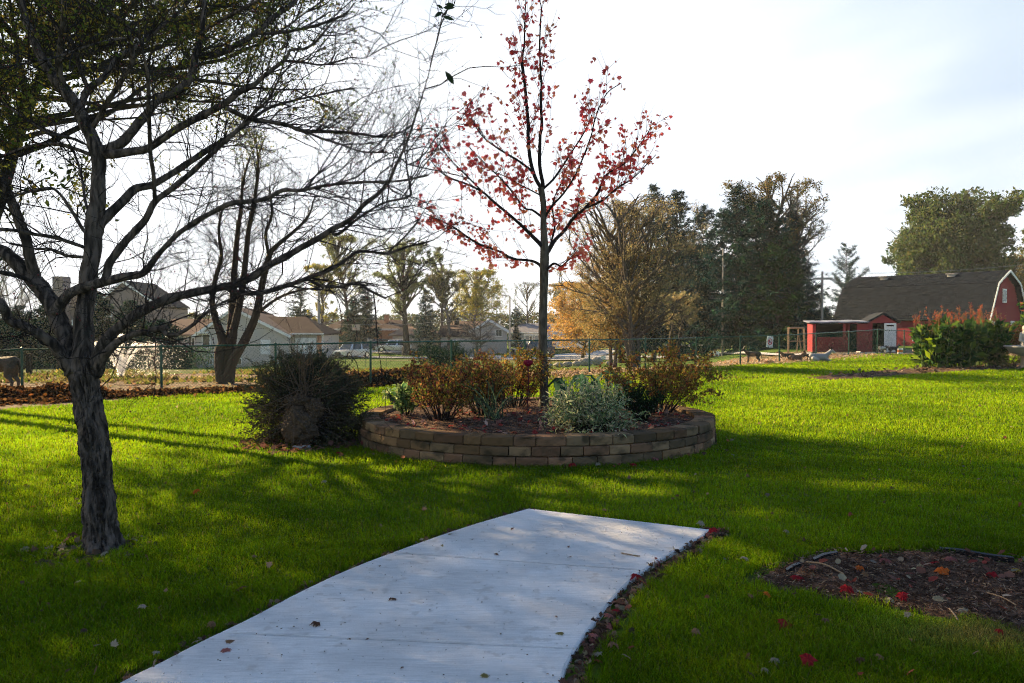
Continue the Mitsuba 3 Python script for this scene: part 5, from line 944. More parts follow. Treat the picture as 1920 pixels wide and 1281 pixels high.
dr_k = part(shed, 'door', Mesh().prism([sp_(1657.5, 605.9, -.012), sp_(1657.5, 662, -.012), sp_(1680, 662, -.012), sp_(1680, 605.9, -.012)], yv * -.02), 'm_white')
m = Mesh()
for q in range(9): m.prism([sp_(1659.5 + q * 2.3, 618, -.034), sp_(1659.5 + q * 2.3, 661, -.034), sp_(1661.3 + q * 2.3, 661, -.034), sp_(1661.3 + q * 2.3, 618, -.034)], yv * -.004)
part(dr_k, 'batten', m, 'm_white', kind='stuff'); part(dr_k, 'hinge_bar', Mesh().prism([sp_(1662, 609.5, -.034), sp_(1662, 612, -.034), sp_(1675, 612, -.034), sp_(1675, 609.5, -.034)], yv * -.006), 'm_dark')
lean = thing('animal_shelter', 'low red lean-to shelter with dark opening and pale sheet roof joined to the shed', 'shelter')
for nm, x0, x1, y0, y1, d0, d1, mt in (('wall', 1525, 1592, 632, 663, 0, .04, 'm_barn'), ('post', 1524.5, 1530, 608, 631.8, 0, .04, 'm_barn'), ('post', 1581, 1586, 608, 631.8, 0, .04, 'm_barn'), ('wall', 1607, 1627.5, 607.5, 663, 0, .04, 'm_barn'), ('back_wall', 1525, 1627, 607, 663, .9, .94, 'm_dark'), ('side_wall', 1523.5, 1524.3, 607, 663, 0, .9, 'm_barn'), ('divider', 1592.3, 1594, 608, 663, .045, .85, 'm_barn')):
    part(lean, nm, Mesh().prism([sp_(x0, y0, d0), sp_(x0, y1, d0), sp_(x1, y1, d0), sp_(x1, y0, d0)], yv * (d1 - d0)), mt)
for q in range(6):
    x0, x1 = 1516 + q * 18.5, 1516 + q * 18.5 + 19.5; zt = 606 + (q % 2) * 0.7 - q * .25; part(lean, 'roof_sheet', Mesh().prism([sp_(x0, zt, -.14), sp_(x1, zt - .5, -.14), sp_(x1, zt - 2.6, -.14), sp_(x0, zt - 2.2, -.14)], yv * 1.12 + [0, 0, .1]), 'm_tarp')
m = Mesh()
for q in range(9): m.prism([sp_(1525.2, 633 + q * 3.3, -.002), sp_(1591.8, 633 + q * 3.3, -.002), sp_(1591.8, 633.7 + q * 3.3, -.002), sp_(1525.2, 633.7 + q * 3.3, -.002)], yv * -.012)
part(lean, 'siding', m, 'm_barn', kind='stuff')

# ---------------------------------------------------------------- vehicles
def vehicle(name, label, cat, o, yaw, L, W, H, paint, hood=0.27, cab=(0.24, 0.98), group=None, pick=False):
    k = thing(name, label, cat, group); wr = 0.36 if H > 1.6 else 0.31; zb = 0.26; belt = H * 0.56
    X = lambda t: L / 2 - t * L
    low = [[X(0), y, z] for y in (-W / 2 + .12, W / 2 - .12) for z in (zb + .05, belt * .82)] + [[X(.03), y, z] for y in (-W / 2 + .02, W / 2 - .02) for z in (zb + .08, belt * .86)] + [[X(hood), y, belt] for y in (-W / 2, W / 2)] + [[X(1), y, z] for y in (-W / 2 + .05, W / 2 - .05) for z in (zb + .05, belt)] + [[X(t), y, zb] for t in (.06, .95) for y in (-W / 2 + .02, W / 2 - .02)]
    part(k, 'body', Mesh().tm(trimesh.convex.convex_hull(np.array(low))).move(o, yaw), paint)
    a, b = cab; fr, rr_ = 0.11, 0.04 if not pick else 0.03
    C = np.array([[X(a), y, belt - .02] for y in (-W / 2 + .03, W / 2 - .03)] + [[X(b), y, belt - .02] for y in (-W / 2 + .03, W / 2 - .03)] + [[X(a + fr), y, H - .02] for y in (-W / 2 + .2, W / 2 - .2)] + [[X(b - rr_), y, H] for y in (-W / 2 + .2, W / 2 - .2)])
    part(k, 'cabin', Mesh().tm(trimesh.convex.convex_hull(C)).move(o, yaw), paint)
    def quad(nm, P, off):
        P = np.array(P); c = P.mean(0); P = c + (P - c) * 0.86; part(k, nm, Mesh().prism(P + off * .4, off * .6).move(o, yaw), 'm_glass')
    quad('windscreen', [C[0], C[1], C[5], C[4]], np.array([.035, 0, .02])); quad('rear_window', [C[2], C[3], C[7], C[6]], np.array([-.035, 0, .01]))
    for s_, i0 in ((-1, 0), (1, 1)):
        for t0, t1 in ((.06, .5), (.54, .96)):
            lo0, lo1, hi0, hi1 = C[i0], C[2 + i0], C[4 + i0], C[6 + i0]; quad('side_window', [lo0 + (lo1 - lo0) * t0, lo0 + (lo1 - lo0) * t1, hi0 + (hi1 - hi0) * t1, hi0 + (hi1 - hi0) * max(t0 - .05, 0)], np.array([0, s_ * .035, .01]))
    for t in (.18, .80):
        for s_ in (-1, 1):
            c = np.array([X(t), s_ * (W / 2 - .08), wr]); wv, wf_ = lathe([(0.0, -.1), (wr * .94, -.1), (wr, -.07), (wr, .07), (wr * .94, .1), (0, .1)], 20); wv = wv[:, [0, 2, 1]]; w = part(k, 'wheel', Mesh().add(wv + c, wf_).move(o, yaw), 'm_rubber', 30)
            rv, rf_ = lathe([(0, .0), (wr * .62, .0), (wr * .62, .012), (0, .02)], 16); part(w, 'rim', Mesh().add(rv[:, [0, 2, 1]] * [1, s_, 1] + c + [0, s_ * .102, 0], rf_).move(o, yaw), 'm_chrome', 30)
    for s_ in (-1, 1):
        y = s_ * (W / 2 - .32); part(k, 'headlight', Mesh().box(X(.012), X(-.003), y - .16, y + .16, belt * .6, belt * .76).move(o, yaw), 'm_lamp'); part(k, 'tail_light', Mesh().box(X(1.004), X(.99), y - .1, y + .1, belt * .6, belt * .9).move(o, yaw), 'm_red')
        part(k, 'mirror', Mesh().box(X(a + .05) - .08, X(a + .05), s_ * (W / 2 + .03) - .07, s_ * (W / 2 + .03) + .07, belt, belt + .14).move(o, yaw), paint)
    part(k, 'bumper', Mesh().box(X(.01), X(-.022), -W / 2 + .08, W / 2 - .08, zb + .02, zb + .2).move(o, yaw), 'm_chrome' if paint == 'm_plum' else 'm_rubber'); part(k, 'grille', Mesh().box(X(.005), X(-.006), -.42, .42, belt * .5, belt * .74).move(o, yaw), 'm_dark')
    return k
vehicle('parked_car', 'silver sport utility vehicle parked on the far grass verge', 'car', hit(661, 671.5), math.radians(-122), 4.45, 1.75, 1.68, 'm_silver', hood=.26, cab=(.24, .985))
vehicle('parked_car', 'dark blue sedan parked by the brick garage behind the fence rail', 'car', np.array([at(710, 640, 104)[0], 104, at(960, 657.5, 104)[2]]), math.radians(-165), 4.6, 1.8, 1.5, 'm_navy', cab=(.27, .9))
vehicle('parked_car', 'pale silver sedan parked before the low tan house', 'car', np.array([at(737, 640, 99)[0], 99, at(960, 659.5, 99)[2]]), math.radians(-170), 4.5, 1.75, 1.46, 'm_silver', cab=(.27, .9))
vehicle('parked_truck', 'dark plum pickup with chrome bumper parked facing the bare tree', 'truck', np.array([at(998, 640, 97)[0], 97, at(960, 668.5, 97)[2]]), math.radians(-152), 5.3, 1.95, 1.95, 'm_plum', hood=.3, cab=(.26, .97))
k = thing('travel_trailer', 'white travel trailer parked beside the grey house', 'trailer'); o = np.array([at(1062, 640, 107)[0], 107, at(960, 657, 107)[2]]); Lt = 5.6
part(k, 'body', Mesh().tm(trimesh.convex.convex_hull(np.array([[x, y, z] for y in (-1.15, 1.15) for x, z in ((-Lt / 2, .5), (-Lt / 2 - .25, 1.2), (-Lt / 2 + .35, 2.55), (Lt / 2, 2.55), (Lt / 2, .5))]))).move(o, 0.1), 'm_white')
for a, b in ((-2.1, -1.2), (-.4, .7), (1.4, 2.2)): part(k, 'window', Mesh().box(a, b, -1.18, -1.152, 1.35, 1.95).move(o, 0.1), 'm_glass')
part(k, 'stripe', Mesh().box(-Lt / 2 + .1, Lt / 2 - .05, -1.175, -1.152, .75, 1.0).move(o, 0.1), 'm_blue'); part(k, 'roof_vent', Mesh().box(-.4, .3, -.3, .3, 2.555, 2.8).move(o, 0.1), 'm_white')
for x in (-.4, .45): part(k, 'wheel', Mesh().add(lathe([(0, -.1), (.33, -.1), (.33, .1), (0, .1)], 18)[0][:, [0, 2, 1]] + [x, -1.05, .33], lathe([(0, -.1), (.33, -.1), (.33, .1), (0, .1)], 18)[1]).move(o, 0.1), 'm_rubber', 30)
k = thing('flatbed_trailer', 'low grey covered trailer parked along the curved driveway', 'trailer'); o = np.array([at(1075, 640, 101)[0], 101, at(960, 659, 101)[2]])
part(k, 'body', Mesh().tm(trimesh.convex.convex_hull(np.array([[x, y, z] for y in (-.95, .95) for x, z in ((-2.2, .45), (-2.0, 1.15), (2.0, 1.2), (2.2, .45))]))).move(o, 0.12), 'm_silver')
for x in (-.4, .4): part(k, 'wheel', Mesh().add(lathe([(0, -.1), (.3, -.1), (.3, .1), (0, .1)], 18)[0][:, [0, 2, 1]] + [x, -.9, .3], lathe([(0, -.1), (.3, -.1), (.3, .1), (0, .1)], 18)[1]).move(o, 0.12), 'm_rubber', 30)
k = thing('wheeled_bin', 'dark blue wheeled rubbish bin on the verge beside the garage', 'bin'); o = hit(602, 669); m = Mesh().tm(trimesh.convex.convex_hull(np.array([[x * q, y * q, z] for x in (-.36, .36) for y in (-.36, .36) for q, z in ((.78, .05), (1, .95))]))).move(o); part(k, 'body', m, 'm_bin'); part(k, 'lid', Mesh().box(-.4, .4, -.42, .4, .955, 1.04).move(o), 'm_bin')
for x in (-.3, .3): part(k, 'wheel', Mesh().add(lathe([(0, -.05), (.13, -.05), (.13, .05), (0, .05)], 14)[0][:, [2, 0, 1]] + [x, .3, .13], lathe([(0, -.05), (.13, -.05), (.13, .05), (0, .05)], 14)[1]).move(o), 'm_rubber')

# ---------------------------------------------------------------- poles, wires, flag, hoop
def pole(name, label, px, ytop, Y, rad, mt, cat='pole', arm=False):
    k = thing(name, label, cat); x = at(px, HOR, Y)[0]; z0, z1 = height(x, Y) - .2, at(px, ytop, Y)[2]; part(k, 'shaft', Mesh().tube([[x, Y, z0], [x, Y, z1]], [rad, rad * .7], 10), mt, 40)
    if arm: part(k, 'crossarm', Mesh().box(x - .7, x + .7, Y - .17, Y - .07, z1 - .6, z1 - .45), mt)
    return k
pole('utility_pole', 'pale grey utility pole among the yellow trees by the white garage', 598, 541, 93, .2, 'm_pole'); pole('utility_pole', 'weathered utility pole rising beside the pine', 1541, 509, 57, .1, 'm_pole', arm=True); pole('utility_pole', 'bare pale pole against the dark spruces', 1355, 466, 58, .08, 'm_pole')
k = pole('street_lamp', 'slim pale street lamp standing before the grey house', 956, 556, 86, .11, 'm_pole', 'lamp'); x = at(956, HOR, 86)[0]; z = at(956, 556, 86)[2]; part(k, 'arm', Mesh().tube([[x, 86, z], [x - .15, 86, z + .1], [x - .5, 86, z + .12]], .04, 6), 'm_pole'); part(k, 'lamp_head', Mesh().box(x - .85, x - .4, 85.87, 86.13, z + .06, z + .18), 'm_stone')
def wire(label, a, b, Y0, Y1, sag):
    p, q = at(*a, Y0), at(*b, Y1); t = np.linspace(0, 1, 17)[:, None]; c = p * (1 - t) + q * t - np.array([0, 0, 1]) * 4 * sag * t * (1 - t); single('power_line', label, 'wire', Mesh().tube(c, 0.014, 4), 'm_cable', True)
wire('highest of the wires crossing the dark spruces to the pole', (1330, 549), (1541, 515), 58, 57, .25); wire('second wire down crossing the dark spruces to the pole', (1330, 559), (1541, 545), 58, 57, .2); wire('third wire down crossing the dark spruces to the pole', (1330, 583), (1541, 561), 58, 57, .2); wire('lowest wire crossing the dark spruces to the pole', (1330, 590), (1541, 578), 58, 57, .2)
wire('wire running above the barn ridge', (1541, 512), (1935, 494), 57, 75, .3); wire('upper wire running above the house roofs to the street lamp', (598, 598), (956, 572), 93, 86, .5); wire('lower wire running above the house roofs to the street lamp', (598, 606), (956, 588), 93, 86, .6)
k = thing('flag', 'striped red and white flag hanging by the maple trunk', 'flag'); Y = 100; x = at(1026, HOR, Y)[0]; z0 = at(960, 609, Y)[2]
part(k, 'pole', Mesh().tube([[x - .05, Y, z0 - 3.6], [x - .05, Y, z0 + .15]], .025, 6), 'm_pole')
for q in range(7):
    m = Mesh(); zz = np.linspace(0, -1.25, 9); xs = x + q * .075 + .03 * np.sin(zz * 4 + q); V_ = np.vstack([np.c_[xs, Y + .06 * np.sin(zz * 3 + q), z0 + zz - q * .03], np.c_[xs + .075, Y + .06 * np.sin(zz * 3 + q + 1), z0 + zz - q * .03 - .03]]); m.add(V_, [[i, i + 1, i + 10, i + 9] for i in range(8)]); part(k, 'stripe', m, 'm_red' if q % 2 == 0 else 'm_white')
m = Mesh(); m.box(x, x + .3, Y - .1, Y - .085, z0 - .5, z0); part(k, 'canton', m, 'm_blue')
k = thing('basketball_hoop', 'basketball hoop on a pole before the brick house', 'basketball hoop'); Y = 101; x = at(669, HOR, Y)[0]; g = float(height(x, Y)); part(k, 'pole', Mesh().tube([[x, Y, g], [x, Y, g + 2.6], [x, Y - .6, g + 3.0]], .06, 8), 'm_dark'); part(k, 'backboard', Mesh().box(x - .5, x + .5, Y - .66, Y - .61, g + 2.75, g + 3.5), 'm_stone'); a = np.linspace(0, 2 * np.pi, 17); part(k, 'rim', Mesh().tube(np.c_[x + .23 * np.cos(a), Y - .92 + .23 * np.sin(a), a * 0 + g + 2.95], .015, 5, cap=False), 'm_orange')

# ---------------------------------------------------------------- trees
def decid(name, label, px, ytop, wpx, Y, seed, nl, size, cols, lo=0.3, trunk=None, limbs=26, bark='m_farbark', rise=0.9, top=0.25, mid=0.55, trunks=1, twigs=3.0, group=None, place=None, clump=0.42, matl='m_leaf', shape='leaf', lean=0.0, tw_r=0.012, ball=0, bz=.6, bh=.42):
    """A leafing tree: trunk, limbs, twigs, and leaves in clumps along the twigs."""
    r = rng_of(seed); k = thing(name, label, 'tree', group)
    if place is None: x = at(px, HOR, Y)[0]; base = np.array([x, Y, float(height(x, Y))]); H = at(px, ytop, Y)[2] - base[2]; W = wpx * Y / FOC
    else: base, H, W = np.array(place[:3], float), place[3], place[4]
    tr = trunk or H * 0.022; m = Mesh(); paths = []
    for q in range(trunks):
        a = r.uniform(0, 6.28); s = 0 if trunks == 1 else W * 0.16; D = np.array([[math.cos(a) * s * 1.6 / H + lean, math.sin(a) * s * 1.6 / H, 1.0]]); p = sprout(r, base[None] + [[math.cos(a) * s * .12, math.sin(a) * s * .12, -.1]], D, H * r.uniform(.85, .97), 10, 0.10, 0)[0]
        m.tube(p, np.linspace(tr, tr * .12, 11) * np.r_[1.35, 1.05, np.ones(9)] / (1 if trunks == 1 else 1.4), 9); paths.append(p)
    part(k, 'trunk', m, bark, 60); paths = np.array(paths)
    P, D, t, i = sample(r, paths, limbs, lo, 0.97); a = r.uniform(0, 6.28, limbs) ; rel = (t - lo) / (1 - lo)
    env = np.where(rel < mid, 0.55 + 0.45 * rel / mid, top + (1 - top) * np.sqrt(np.clip(1 - ((rel - mid) / (1 - mid)) ** 2, 0, 1)))
    L = W * 0.5 * env * r.uniform(.75, 1.15, limbs) * math.sqrt(1 + rise * rise * .5); Dv = np.c_[np.cos(a), np.sin(a), rise * (0.5 + 0.9 * rel)]
    def cap(p):
        u = (p[..., 2] - base[2]) / H; p[..., 2] = base[2] + H * np.where(u > .86, .86 + .14 * np.tanh((u - .86) / .14), u); return p
    l1 = cap(sprout(r, P, Dv, L, 7, 0.24, 0.05)); m = Mesh(); as_segs(m, l1, tr * .36, tr * .07, 5)
    n2 = int(limbs * 5); P, D, t, i = sample(r, l1, n2, .18, 1.0); l2 = cap(sprout(r, P, fork(r, D, .42) + [0, 0, .15 * rise], W * .19 * r.uniform(.5, 1.2, n2), 5, 0.3, 0.03)); as_segs(m, l2, tr * .12, tr * .035, 4)
    n3 = int(limbs * 5 * twigs); P, D, t, i = sample(r, l2, n3, .1, 1.0); l3 = cap(sprout(r, P, fork(r, D, .45) + [0, 0, .1 * rise], W * .085 * r.uniform(.5, 1.3, n3), 3, 0.35, 0.0)); as_segs(m, l3, tw_r, tw_r * .5, 3); part(k, 'branches', m, bark, kind='stuff')
    if nl:
        P = np.vstack([sample(r, l3, int(nl * 1.3), .1, 1.0)[0], sample(r, l2, int(nl * .5), .3, 1.0)[0]]); P = P + r.normal(0, W * .012, P.shape)
        kp = meshkit.fbm(P * (6.5 / W) + seed, 2, seed) > clump; P = P[kp][:nl] if kp.sum() > nl else P[kp]; n = len(P); c = colours(r, n, *cols, var=.22) * (0.8 + 0.5 * meshkit.noise(P * (9 / W), seed))[:, None]
        if ball:
            u = r.normal(size=(ball * 3, 3)); u /= np.linalg.norm(u, axis=1, keepdims=True); u = u * (r.random((ball * 3, 1)) ** .42)
            Q = base + [lean * H * .6, 0, H * bz] + u * [W * .5, W * .5, H * bh] * (.86 + .28 * meshkit.noise(u * 2.6 + seed, 4))[:, None]; Q = Q[meshkit.fbm(Q * (7.5 / W) + seed, 3, seed) > .5][:ball]
            P = np.vstack([P, Q]); n2_ = len(Q); c = np.vstack([c, colours(r, n2_, *cols, var=.22) * (0.7 + 0.6 * meshkit.noise(Q * (9 / W), seed))[:, None]]); n = len(P)
        part(k, 'foliage', Mesh().leaves(P, size * r.uniform(.6, 1.3, n), r, c, shape), matl, kind='stuff')
    return k
def conifer(name, label, px, ytop, wpx, Y, seed, nb, cols, lo=0.06, droop=-0.25, size=0.5, per=16, power=0.85, group=None, gap=0.0, flick=0.25):
    r = rng_of(seed); k = thing(name, label, 'tree', group); x = at(px, HOR, Y)[0]; base = np.array([x, Y, float(height(x, Y))]); H = at(px, ytop, Y)[2] - base[2]; W = wpx * Y / FOC
    part(k, 'trunk', Mesh().tube([base - [0, 0, .1], base + [0.02 * H * r.normal(), 0, H * .5], base + [0, 0, H]], [H * .016, H * .009, .01], 8), 'm_farbark', 40)
    t = np.sort(lo + (1 - lo) * r.random(nb) ** 0.85); a = r.uniform(0, 6.28, nb); P = base + np.c_[0 * t, 0 * t, t * H]; L = W * .5 * (1 - t) ** power * r.uniform(.7, 1.15, nb) + .05 * W * (1 - t * .7) + 0.08
    L = L * (1 - gap * (meshkit.noise(np.c_[t * 9, np.cos(a) * 2, np.sin(a) * 2], seed) > .55)); p = sprout(r, P, np.c_[np.cos(a), np.sin(a), droop + .65 * t], L, 5, .12, flick * .12); m = Mesh(); as_segs(m, p, H * .0032, .006, 3); part(k, 'branches', m, 'm_farbark', kind='stuff')
    n = nb * per; Q, D, tt, i = sample(r, p, n, .12, 1.0); D = fork(r, D, .35) + [0, 0, -.18]; c = colours(r, n, *cols, var=.25)
    part(k, 'foliage', Mesh().leaves(Q, size * r.uniform(.5, 1.2, n) * (0.55 + .45 * (1 - t[i])), r, c, 'spray', (0, 0, 1.0), .55, along=D), 'm_needle', kind='stuff')
SPR = [(0.026, 0.062, 0.058), (0.034, 0.078, 0.066), (0.022, 0.05, 0.048)]; BLU = [(0.045, 0.085, 0.08), (0.055, 0.1, 0.09)]; DKG = [(0.024, 0.062, 0.036), (0.034, 0.08, 0.044)]
OLV = [(0.34, 0.29, 0.14), (0.42, 0.34, 0.17), (0.27, 0.25, 0.12), (0.46, 0.36, 0.19)]; YEL = [(0.30, 0.28, 0.05), (0.22, 0.24, 0.05), (0.36, 0.30, 0.06)]; SAG = [(0.17, 0.20, 0.08), (0.24, 0.26, 0.10), (0.12, 0.15, 0.06)]; ORG = [(0.52, 0.29, 0.08), (0.44, 0.3, 0.09), (0.58, 0.37, 0.12), (0.38, 0.25, 0.09)]
LFY = [(0.11, 0.14, 0.035), (0.17, 0.18, 0.04), (0.25, 0.22, 0.05), (0.08, 0.11, 0.028)]
decid('leafy_tree', 'olive leafed tree whose crown fills the top left behind the bare crabapple', 0, 0, 0, 0, 101, 80000, 0.08, LFY, lo=.44, limbs=56, place=(-10.9, 15.0, 0, 12.2, 13.0), lean=.18, bark='m_greybark', rise=.55, trunk=.2, clump=.49, mid=.5, top=.45, twigs=4.5)
decid('leafy_tree', 'second olive leafed tree standing beyond the left edge beside the crabapple', 0, 0, 0, 0, 100, 34000, 0.115, LFY, lo=.34, limbs=40, place=(-12.6, 10.4, 0, 10.0, 12.0), lean=.04, bark='m_greybark', rise=.55, trunk=.18, clump=.33, mid=.5, top=.45, ball=42000, bz=.64, bh=.34)
decid('leafy_tree', 'third and tallest olive leafed tree, its high crown reaching over the top left corner', 0, 0, 0, 0, 98, 14000, 0.14, LFY, lo=.62, limbs=44, place=(-14.2, 18.0, 0, 14.5, 14.0), bark='m_greybark', rise=.5, trunk=.2, clump=.36, mid=.5, top=.5, lean=.26, ball=34000, bz=.81, bh=.18)
# bare tree behind the fence, three traced stems
bare = thing('bare_tree', 'bare tree with three forking stems just behind the fence', 'tree'); r = rng_of(102); YB = 22.6; mb = Mesh(); bp2 = []
for pts in ([(419, 724, 26), (414, 700, 21), (412, 660, 20), (418, 641, 18), (406, 604, 14), (398, 570, 11), (402, 530, 9), (415, 480, 7), (410, 430, 5), (420, 380, 3)], [(424, 724, 28), (424, 689, 21), (432, 646, 22), (437, 590, 18), (438, 534, 14), (441, 491, 11), (446, 432, 9), (452, 392, 7), (456, 340, 5), (470, 290, 3)], [(431, 645, 16), (445, 590, 14), (456, 530, 12), (460, 491, 10), (466, 432, 9), (475, 392, 8), (480, 357, 6), (484, 300, 4), (478, 260, 2)], [(427, 722, 24), (436, 680, 18), (457, 641, 17), (480, 590, 14), (492, 530, 12), (505, 479, 10), (522, 458, 8), (550, 435, 6), (578, 406, 4), (590, 370, 2)], [(505, 480, 7), (498, 440, 6), (510, 400, 5), (505, 350, 3)], [(480, 590, 6), (520, 560, 5), (560, 545, 4), (600, 540, 2)]):
    q = catmull(pts, 4); dp = YB + 0.5 * r.normal() * np.linspace(0, 1, len(q)); P = np.array([at(x, y, d) for (x, y), d in zip(q[:, :2], dp)]); R = q[:, 2] / 2 * YB / FOC; limb_mesh(mb, P, R, r, 9, .14); bp2.append(resample(P, 21))
part(bare, 'trunk', mb, 'm_greybark', True); bp2 = np.stack(bp2); m = Mesh(); P, D, t, i = sample(r, bp2, 170, .3, 1.0); l1 = sprout(r, P, fork(r, D, .5) + [0, 0, .1], r.uniform(.5, 1.7, 170), 6, .4, .0); as_segs(m, l1, .014, .005, 4)
P, D, t, i = sample(r, l1, 800, .1, 1.0); l2 = sprout(r, P, fork(r, D, .5), r.uniform(.2, .8, 800), 4, .5, -.02); as_segs(m, l2, .006, .003); P, D, t, i = sample(r, l2, 1300, .1, 1.0); l3 = sprout(r, P, fork(r, D, .5), r.uniform(.1, .35, 1300), 2, .5, 0); as_segs(m, l3, .0035, .002); part(bare, 'branches', m, 'm_twig', kind='stuff')
P = sample(r, l3, 260, .3, 1)[0]; part(bare, 'foliage', Mesh().leaves(P, .07, r, colours(r, 260, (.3, .2, .08), (.2, .18, .06)), 'leaf'), 'm_leaf', kind='stuff')
decid('ornamental_tree', 'broad olive brown tree with many upright stems behind the bronze shrub', 1193, 372, 250, 31.5, 103, 22000, 0.066, OLV, lo=.16, trunks=5, limbs=110, rise=1.1, trunk=.17, top=.3, mid=.35, twigs=3.5, clump=.36, tw_r=.006, ball=6000, bz=.5, bh=.36)
decid('ornamental_tree', 'low spreading olive brown tree with thin trunk left of the broad one', 1150, 470, 170, 33, 104, 22000, 0.066, OLV + ORG[:2], lo=.22, trunks=2, limbs=60, rise=.7, trunk=.12, clump=.36, tw_r=.006, ball=16000, bz=.55, bh=.38)
decid('autumn_tree', 'round orange and gold tree beside the grey house', 1092, 527, 140, 70, 105, 8500, 0.2, ORG, lo=.18, limbs=34, rise=.5, top=.5, clump=.34, ball=9000, bz=.52, bh=.45)
conifer('spruce', 'tall pointed spruce behind the left side of the broad olive tree', 1226, 349, 170, 66, 106, 260, SPR, per=24, size=.9, power=.7, group=None); conifer('spruce', 'twin topped dark spruce behind the broad olive tree', 1268, 357, 180, 67, 107, 270, SPR, per=24, size=.9, power=.7); conifer('spruce', 'shorter dark spruce right of the broad olive tree', 1318, 388, 180, 63, 108, 260, SPR, per=24, size=.9, power=.65)
conifer('spruce', 'broad dark spruce at the left of the great dark clump', 1380, 350, 190, 60, 109, 300, SPR, per=24, size=.9, power=.65); conifer('spruce', 'dark spruce in the middle of the great dark clump', 1430, 375, 210, 58, 110, 320, DKG + SPR, per=24, size=.9, power=.6); conifer('spruce', 'spruce with tiered upswept branches at the right of the great dark clump', 1487, 385, 130, 60, 111, 170, SPR, per=20, size=.8, droop=.25, gap=.5); conifer('spruce', 'low green spruce before the pole in the great dark clump', 1460, 450, 130, 56, 112, 200, [(0.03, 0.075, 0.025), (0.04, 0.09, 0.03)], per=22, size=.7, power=.5)
decid('tall_tree', 'tall brown topped tree rising above the dark spruces', 1437, 326, 190, 62, 113, 9000, .2, [(0.17, 0.12, 0.06), (0.12, 0.13, 0.05), (0.2, 0.16, 0.07)], lo=.5, limbs=40, rise=.8, mid=.4, top=.4, clump=.4, twigs=4, lean=.02, tw_r=.02)
decid('bare_tree', 'thin bare tree leaning right at the edge of the dark spruces', 1500, 352, 120, 61, 114, 300, .15, OLV, lo=.5, limbs=26, rise=1.0, lean=.05, twigs=4, tw_r=.014)
conifer('pine', 'ragged open pine beside the utility pole left of the barn', 1585, 458, 130, 84, 115, 66, SPR, lo=.15, droop=.35, size=.7, per=34, power=.55, gap=.45); conifer('pine', 'low dark pine between the pole and the shelter', 1530, 560, 90, 66, 116, 110, SPR, per=22, size=.7, power=.5)
decid('willow_tree', 'great round green tree behind the barn roof', 1786, 356, 208, 92, 117, 30000, .45, [(0.075, 0.12, 0.04), (0.11, 0.15, 0.05), (0.05, 0.085, 0.035), (0.14, 0.15, 0.05)], lo=.22, limbs=80, rise=.6, mid=.6, top=.6, clump=.43, trunks=3, trunk=.35, ball=26000, bz=.6, bh=.4)
decid('edge_tree', 'green tree cut by the right edge behind the barn gable', 1950, 418, 80, 100, 118, 5000, .4, [(0.09, 0.11, 0.045), (0.14, 0.15, 0.05)], lo=.3, limbs=26, rise=.6, clump=.4, ball=6000); decid('edge_tree', 'gold tinted bushy tree behind the barn gable', 1896, 478, 80, 96, 119, 3500, .35, [(0.4, 0.26, 0.05), (0.14, 0.13, 0.05), (0.12, 0.13, 0.05)], lo=.2, limbs=20, rise=.6, clump=.36, ball=4000)
decid('tall_tree', 'tall sage green tree with thick trunk above the brick house', 762, 447, 120, 96, 120, 6500, .3, SAG, lo=.38, limbs=34, rise=1.5, trunk=.45, mid=.6, top=.5, clump=.44, bark='m_greybark')
conifer('spruce', 'blue pointed spruce before the low tan house', 798, 541, 62, 97, 121, 190, BLU, per=20, size=.7, lo=.02)
decid('dark_tree', 'dark stemmed olive tree right of the blue spruce', 842, 505, 95, 98, 122, 4200, .3, [(0.09, 0.10, 0.04), (0.14, 0.13, 0.05)], lo=.4, limbs=26, rise=.9, trunk=.28, clump=.4); decid('slender_tree', 'slender olive topped tree behind the blue spruce', 825, 448, 60, 103, 123, 1600, .28, SAG, lo=.55, limbs=16, rise=1.2, trunk=.25)
decid('yellow_tree', 'yellow green tree behind the white gabled house', 893, 507, 125, 110, 124, 6000, .3, YEL, lo=.25, limbs=32, rise=1.1, clump=.38, ball=3500); decid('bare_ornamental', 'small bare crooked tree on the lawn of the white gabled house', 897, 586, 95, 93, 125, 0, .2, OLV, lo=.22, limbs=30, rise=.5, twigs=4, trunk=.2, trunks=2)
conifer('spruce', 'dark spruce behind the street lamp', 968, 577, 60, 118, 126, 150, SPR, per=18, size=.7, lo=.02); conifer('cypress', 'narrow dark cypress at the corner of the grey house', 968, 608, 24, 105, 127, 90, DKG, per=20, size=.4, lo=.0, droop=.8, power=.4)
decid('sparse_tree', 'sparse bare topped tree left of the maple trunk', 990, 527, 80, 125, 128, 500, .25, SAG, lo=.35, limbs=24, rise=1.3, twigs=3); decid('autumn_tree', 'olive and gold tree behind the roof of the grey house', 1052, 530, 80, 125, 129, 4000, .32, OLV + [(0.1, .11, .04)], lo=.2, limbs=26, rise=.6, clump=.38)
conifer('spruce', 'dark conifer behind the white garage roof', 563, 528, 78, 103, 130, 170, SPR, per=20, size=.75); conifer('spruce', 'dark conifer before the brick house by the hoop', 664, 556, 70, 106, 131, 170, DKG + SPR, per=20, size=.75); conifer('spruce', 'dark conifer right of the hoop beside the brick wall', 686, 540, 60, 108, 132, 170, SPR, per=20, size=.75, power=.6)
decid('yellow_tree', 'yellow green tree by the pale utility pole', 605, 490, 75, 98, 133, 4200, .3, YEL, lo=.2, limbs=28, rise=1.2, clump=.38); decid('tall_tree', 'tall thin leafed tree behind the pale utility pole', 655, 438, 130, 112, 134, 4500, .3, SAG + YEL[:1], lo=.35, limbs=34, rise=1.4, clump=.44)
